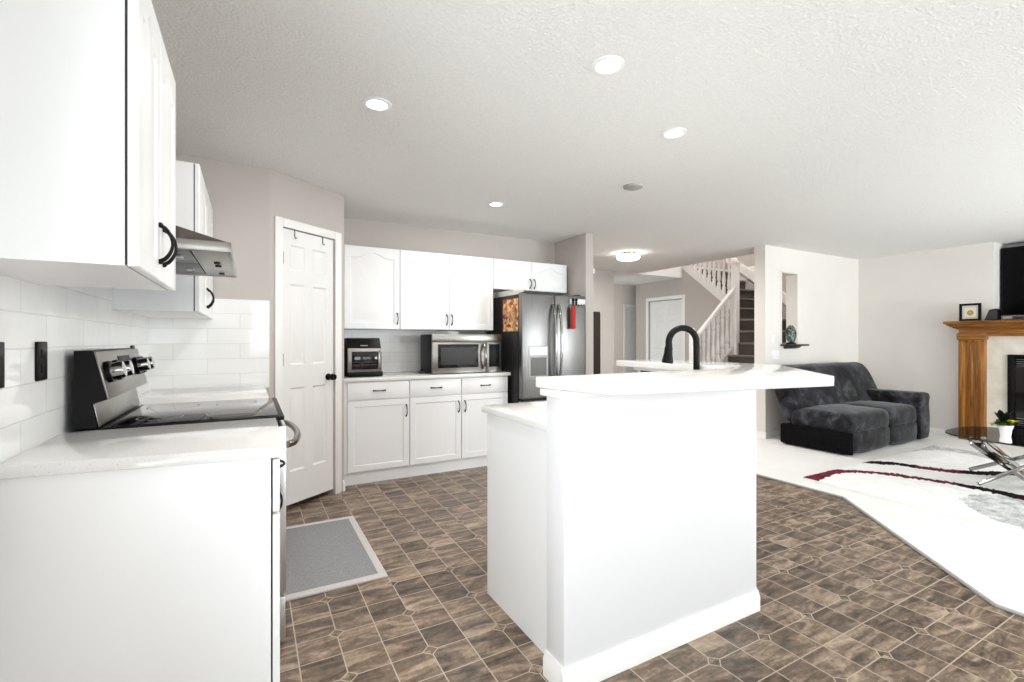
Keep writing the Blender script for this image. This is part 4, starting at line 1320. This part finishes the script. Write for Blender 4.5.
# coffee table
ct = thing('coffee_table', 'glass-topped coffee table with crossed chrome legs, on the shag rug', 'coffee table', (5.5, 1.15, 0.036))
TZ = 0.45
tb = []
cx_, cy_, hx, hy = 5.52, 1.12, 0.46, 0.69
for i in range(64):
    a = 2*PI*i/64
    ca, sa = math.cos(a), math.sin(a)
    e_ = 2/3.2
    tb.append((cx_+hx*math.copysign(abs(ca)**e_, ca), cy_+hy*math.copysign(abs(sa)**e_, sa)))
gt = MB().prism(tb, 'z', TZ-0.010, TZ)
gt.bm.normal_update()
for f_ in gt.bm.faces:
    f_.material_index = 1 if abs(f_.normal.z) < 0.5 else 0
build('glass_top', gt, None, ct, mats=[M['smoke_glass'], M['glass_edge']])
def leg(a, b_):
    a, b_ = Vector(a), Vector(b_)
    d = (b_-a)
    L = d.length; d.normalize()
    side = Vector((1, 0, 0)); side = (side - d*side.dot(d)).normalized()
    up = side.cross(d)
    mm = Matrix.Identity(4)
    for i in range(3):
        mm[i][0], mm[i][1], mm[i][2], mm[i][3] = side[i], d[i], up[i], a[i]
    return MB().box(-0.045, 0.045, 0, L, -0.015, 0.015, 0.005, mat=mm)
for a, b_ in (((5.72, 1.75, 0.072), (5.75, 1.10, 0.425)), ((5.18, 1.54, 0.072), (5.50, 1.07, 0.425)), ((5.10, 1.56, 0.425), (5.56, 1.30, 0.072)),
              ((5.14, 1.50, 0.425), (5.90, 1.46, 0.072)), ((5.90, 0.68, 0.425), (5.44, 0.94, 0.072)), ((5.86, 0.74, 0.425), (5.12, 0.78, 0.072))):
    build('leg', leg(a, b_), M['chrome'], ct)
for p in ((5.75, 1.10), (5.50, 1.07), (5.12, 1.53), (5.88, 0.71)):
    build('glass_pad', MB().lathe([(0.001, 0.42), (0.03, 0.42), (0.032, 0.439), (0.001, 0.4395)], (p[0], p[1], 0), 16), M['chrome'], ct)

# flower pot
px_, py_ = 5.105, 1.36
fp = thing('potted_flower', 'white square pot with leaves and a yellow flower, on the glass table', 'potted plant', (px_, py_, TZ))
potm = MB().lathe([(0.001, TZ+0.0005), (0.032, TZ+0.0005), (0.036, TZ+0.004), (0.030, TZ+0.05), (0.036, TZ+0.10), (0.048, TZ+0.135), (0.043, TZ+0.135), (0.034, TZ+0.118), (0.001, TZ+0.115)], (px_, py_, 0), 28)
build('pot', potm, M['ceramic'], fp)
def leaf(mb, base, az, el, L, wd, bend=0.3):
    b = bmesh.new()
    n = 6
    cols = []
    for i in range(n+1):
        t_ = i/n
        r_ = L*t_
        h_ = r_*math.sin(el)-bend*L*t_*t_
        o_ = r_*math.cos(el)
        hw = wd*math.sin(PI*min(1, t_*0.95+0.05))**0.8
        row = []
        for s_, dz in ((-1, 0.15), (0, 0), (1, 0.15)):
            x = o_*math.cos(az)-s_*hw*math.sin(az); y = o_*math.sin(az)+s_*hw*math.cos(az)
            row.append(b.verts.new((base[0]+x, base[1]+y, base[2]+h_+dz*hw)))
        cols.append(row)
    for i in range(n):
        for k_ in range(2):
            b.faces.new([cols[i][k_], cols[i][k_+1], cols[i+1][k_+1], cols[i+1][k_]])
    r = bmesh.ops.solidify(b, geom=list(b.faces), thickness=0.0015)
    mb._merge(b)
rnd = random.Random(3)
g1, g2, g3 = MB(), MB(), MB()
for i in range(9):
    leaf(g1, (px_, py_, TZ+0.115), rnd.uniform(0, 2*PI), rnd.uniform(0.5, 1.1), rnd.uniform(0.09, 0.12), 0.03)
for i in range(7):
    leaf(g2, (px_-0.008, py_+0.012, TZ+0.15), rnd.uniform(0, 2*PI), rnd.uniform(0.9, 1.4), rnd.uniform(0.09, 0.14), 0.024, 0.15)
for i in range(5):
    leaf(g3, (px_-0.01, py_+0.01, TZ+0.115), 2.4+rnd.uniform(-0.9, 0.9), rnd.uniform(0.4, 0.8), 0.11, 0.036)
build('leaves', g1, M['leaf'], fp); build('leaves', g2, M['dark_leaf'], fp, label='darker taller leaves'); build('leaves', g3, M['lime_leaf'], fp, label='lime green leaves')
fw = MB()
for i in range(8):
    leaf(fw, (px_+0.012, py_-0.032, TZ+0.16), i*PI/4, 0.35, 0.048, 0.02, 0.1)
fw.ball((px_+0.012, py_-0.032, TZ+0.166), 0.012, 12, 8)
fw.tube([(px_, py_, TZ+0.11), (px_+0.008, py_-0.025, TZ+0.14), (px_+0.012, py_-0.032, TZ+0.16)], 0.003, 6)
build('flower', fw, M['yellow'], fp)

# fireplace
fpn = thing('fireplace', 'golden oak mantelpiece with beige tile surround and black gas firebox', 'fireplace', (7.75, 1.5, 0.012))
FYA, FYB = 0.62, 2.48          # outer faces of the pilasters
MZ = 1.476
build('mantel_shelf', MB().box(7.615, XR, FYA-0.115, FYB+0.115, MZ-0.036, MZ, 0.006), M['oak_h'], fpn)
crown = MB()
for i, (o_, z) in enumerate(((0.09, MZ-0.036), (0.07, MZ-0.052), (0.045, MZ-0.068), (0.02, MZ-0.082))):
    crown.box(7.73-o_, XR, FYA-o_, FYB+o_, z-0.018, z, 0.004)
build('crown_moulding', crown, M['oak_h'], fpn)
build('frieze', MB().box(7.735, XR, FYA, FYB, 1.29, MZ-0.098, 0.003), M['oak_h'], fpn)
for y0, y1 in ((FYB-0.24, FYB), (FYA, FYA+0.24)):
    pl = MB().box(7.745, XR, y0, y1, 0.012, 1.29, 0.003)
    pl.box(7.725, 7.75, y0, y0+0.06, 0.16, 1.22, 0.003).box(7.725, 7.75, y1-0.06, y1, 0.16, 1.22, 0.003)
    pl.box(7.725, 7.75, y0, y1, 0.012, 0.16, 0.003).box(7.725, 7.75, y0, y1, 1.22, 1.29, 0.003)
    pl.box(7.732, 7.75, y0+0.105, y1-0.105, 0.2, 1.18, 0.006)
    p_ = build('pilaster', pl, M['oak_v'], fpn)
    build('capital', MB().box(7.71, XR, y0-0.015, y1+0.015, 1.245, 1.33, 0.008), M['oak_h'], p_)
build('surround', MB().box(7.80, XR, FYA+0.24, 1.04, 0.012, 1.29).box(7.80, XR, 2.06, FYB-0.24, 0.012, 1.29).box(7.80, XR, 1.04, 2.06, 1.075, 1.29).box(7.80, XR, 1.04, 2.06, 0.012, 0.2), M['stone'], fpn, smooth=0)
fb = MB()
for y0, y1, z0, z1 in ((1.045, 1.10, 0.205, 1.07), (2.0, 2.055, 0.205, 1.07), (1.10, 2.0, 1.02, 1.07), (1.10, 2.0, 0.205, 0.25)):
    fb.box(7.77, XR, y0, y1, z0, z1, 0.003)
fbo = build('firebox', fb, M['black'], fpn)
for z in (0.955, 0.98, 1.005, 0.27, 0.295, 0.32):
    build('louver', MB().box(7.785, 7.80, 1.10, 2.0, z-0.008, z+0.008, 0.003), M['black_plastic'], fbo)
build('glass_front', MB().box(7.80, 7.806, 1.10, 2.0, 0.34, 0.94), M['black_glass'], fbo, smooth=0)

# items on the mantel
pf = thing('picture_frame', 'small black picture frame standing at the end of the mantel shelf', 'picture frame', (7.70, 2.36, MZ))
fm = MB()
for y0, y1, z0, z1 in ((2.26, 2.287, 0, 0.215), (2.435, 2.462, 0, 0.215), (2.287, 2.435, 0, 0.027), (2.287, 2.435, 0.188, 0.215)):
    fm.box(7.69, 7.708, y0, y1, MZ+0.0005+z0, MZ+z1, 0.003)
build('frame', fm, M['black'], pf)
build('mount', MB().box(7.70, 7.706, 2.28, 2.44, MZ+0.02, MZ+0.195), M['carton'], pf, smooth=0)
build('photo', MB().box(7.6985, 7.7005, 2.308, 2.414, MZ+0.052, MZ+0.163), M['photo'], pf, smooth=0)
build('easel', MB().prism([(7.706, MZ+0.16), (7.76, MZ+0.0005), (7.752, MZ+0.0005), (7.704, MZ+0.14)], 'y', 2.345, 2.375), M['black'], pf, smooth=0)
sp = thing('speaker', 'small black wedge speaker on the mantel between frame and television', 'speaker', (7.74, 2.17, MZ))
build('body', MB().prism([(2.235, MZ+0.0005), (2.105, MZ+0.0005), (2.112, MZ+0.13), (2.13, MZ+0.14), (2.19, MZ+0.128)], 'x', 7.69, 7.78, 0.008), M['black_plastic'], sp)
build('grille', MB().prism([(2.222, MZ+0.012), (2.118, MZ+0.012), (2.122, MZ+0.12), (2.182, MZ+0.116)], 'x', 7.686, 7.692), M['dark_gap'], sp, smooth=0)
tv = thing('television', 'large black flat television in the alcove above the mantel', 'television', (8.05, 1.45, MZ))
build('screen_panel', MB().box(8.04, 8.085, 0.83, 2.185, 1.545, 2.365, 0.006), M['black_plastic'], tv)
build('screen', MB().box(8.036, 8.041, 0.85, 2.165, 1.565, 2.345, 0.001), M['tv_black'], tv)
build('stand', MB().box(7.98, 8.16, 1.05, 2.10, 1.4005, 1.415, 0.005).box(8.06, 8.09, 1.35, 1.65, 1.41, 1.60, 0.005), M['tv_silver'], tv)
sb = build('soundbar', MB().box(7.72, 7.80, 1.0, 2.09, MZ+0.0005, MZ+0.05, 0.012, 3), M['tv_silver'])
tag(sb, 'silver soundbar lying on the mantel below the television', 'soundbar')
build('grille', MB().box(7.716, 7.722, 1.02, 2.0, MZ+0.01, MZ+0.042, 0.002), M['dark_gap'], sb)
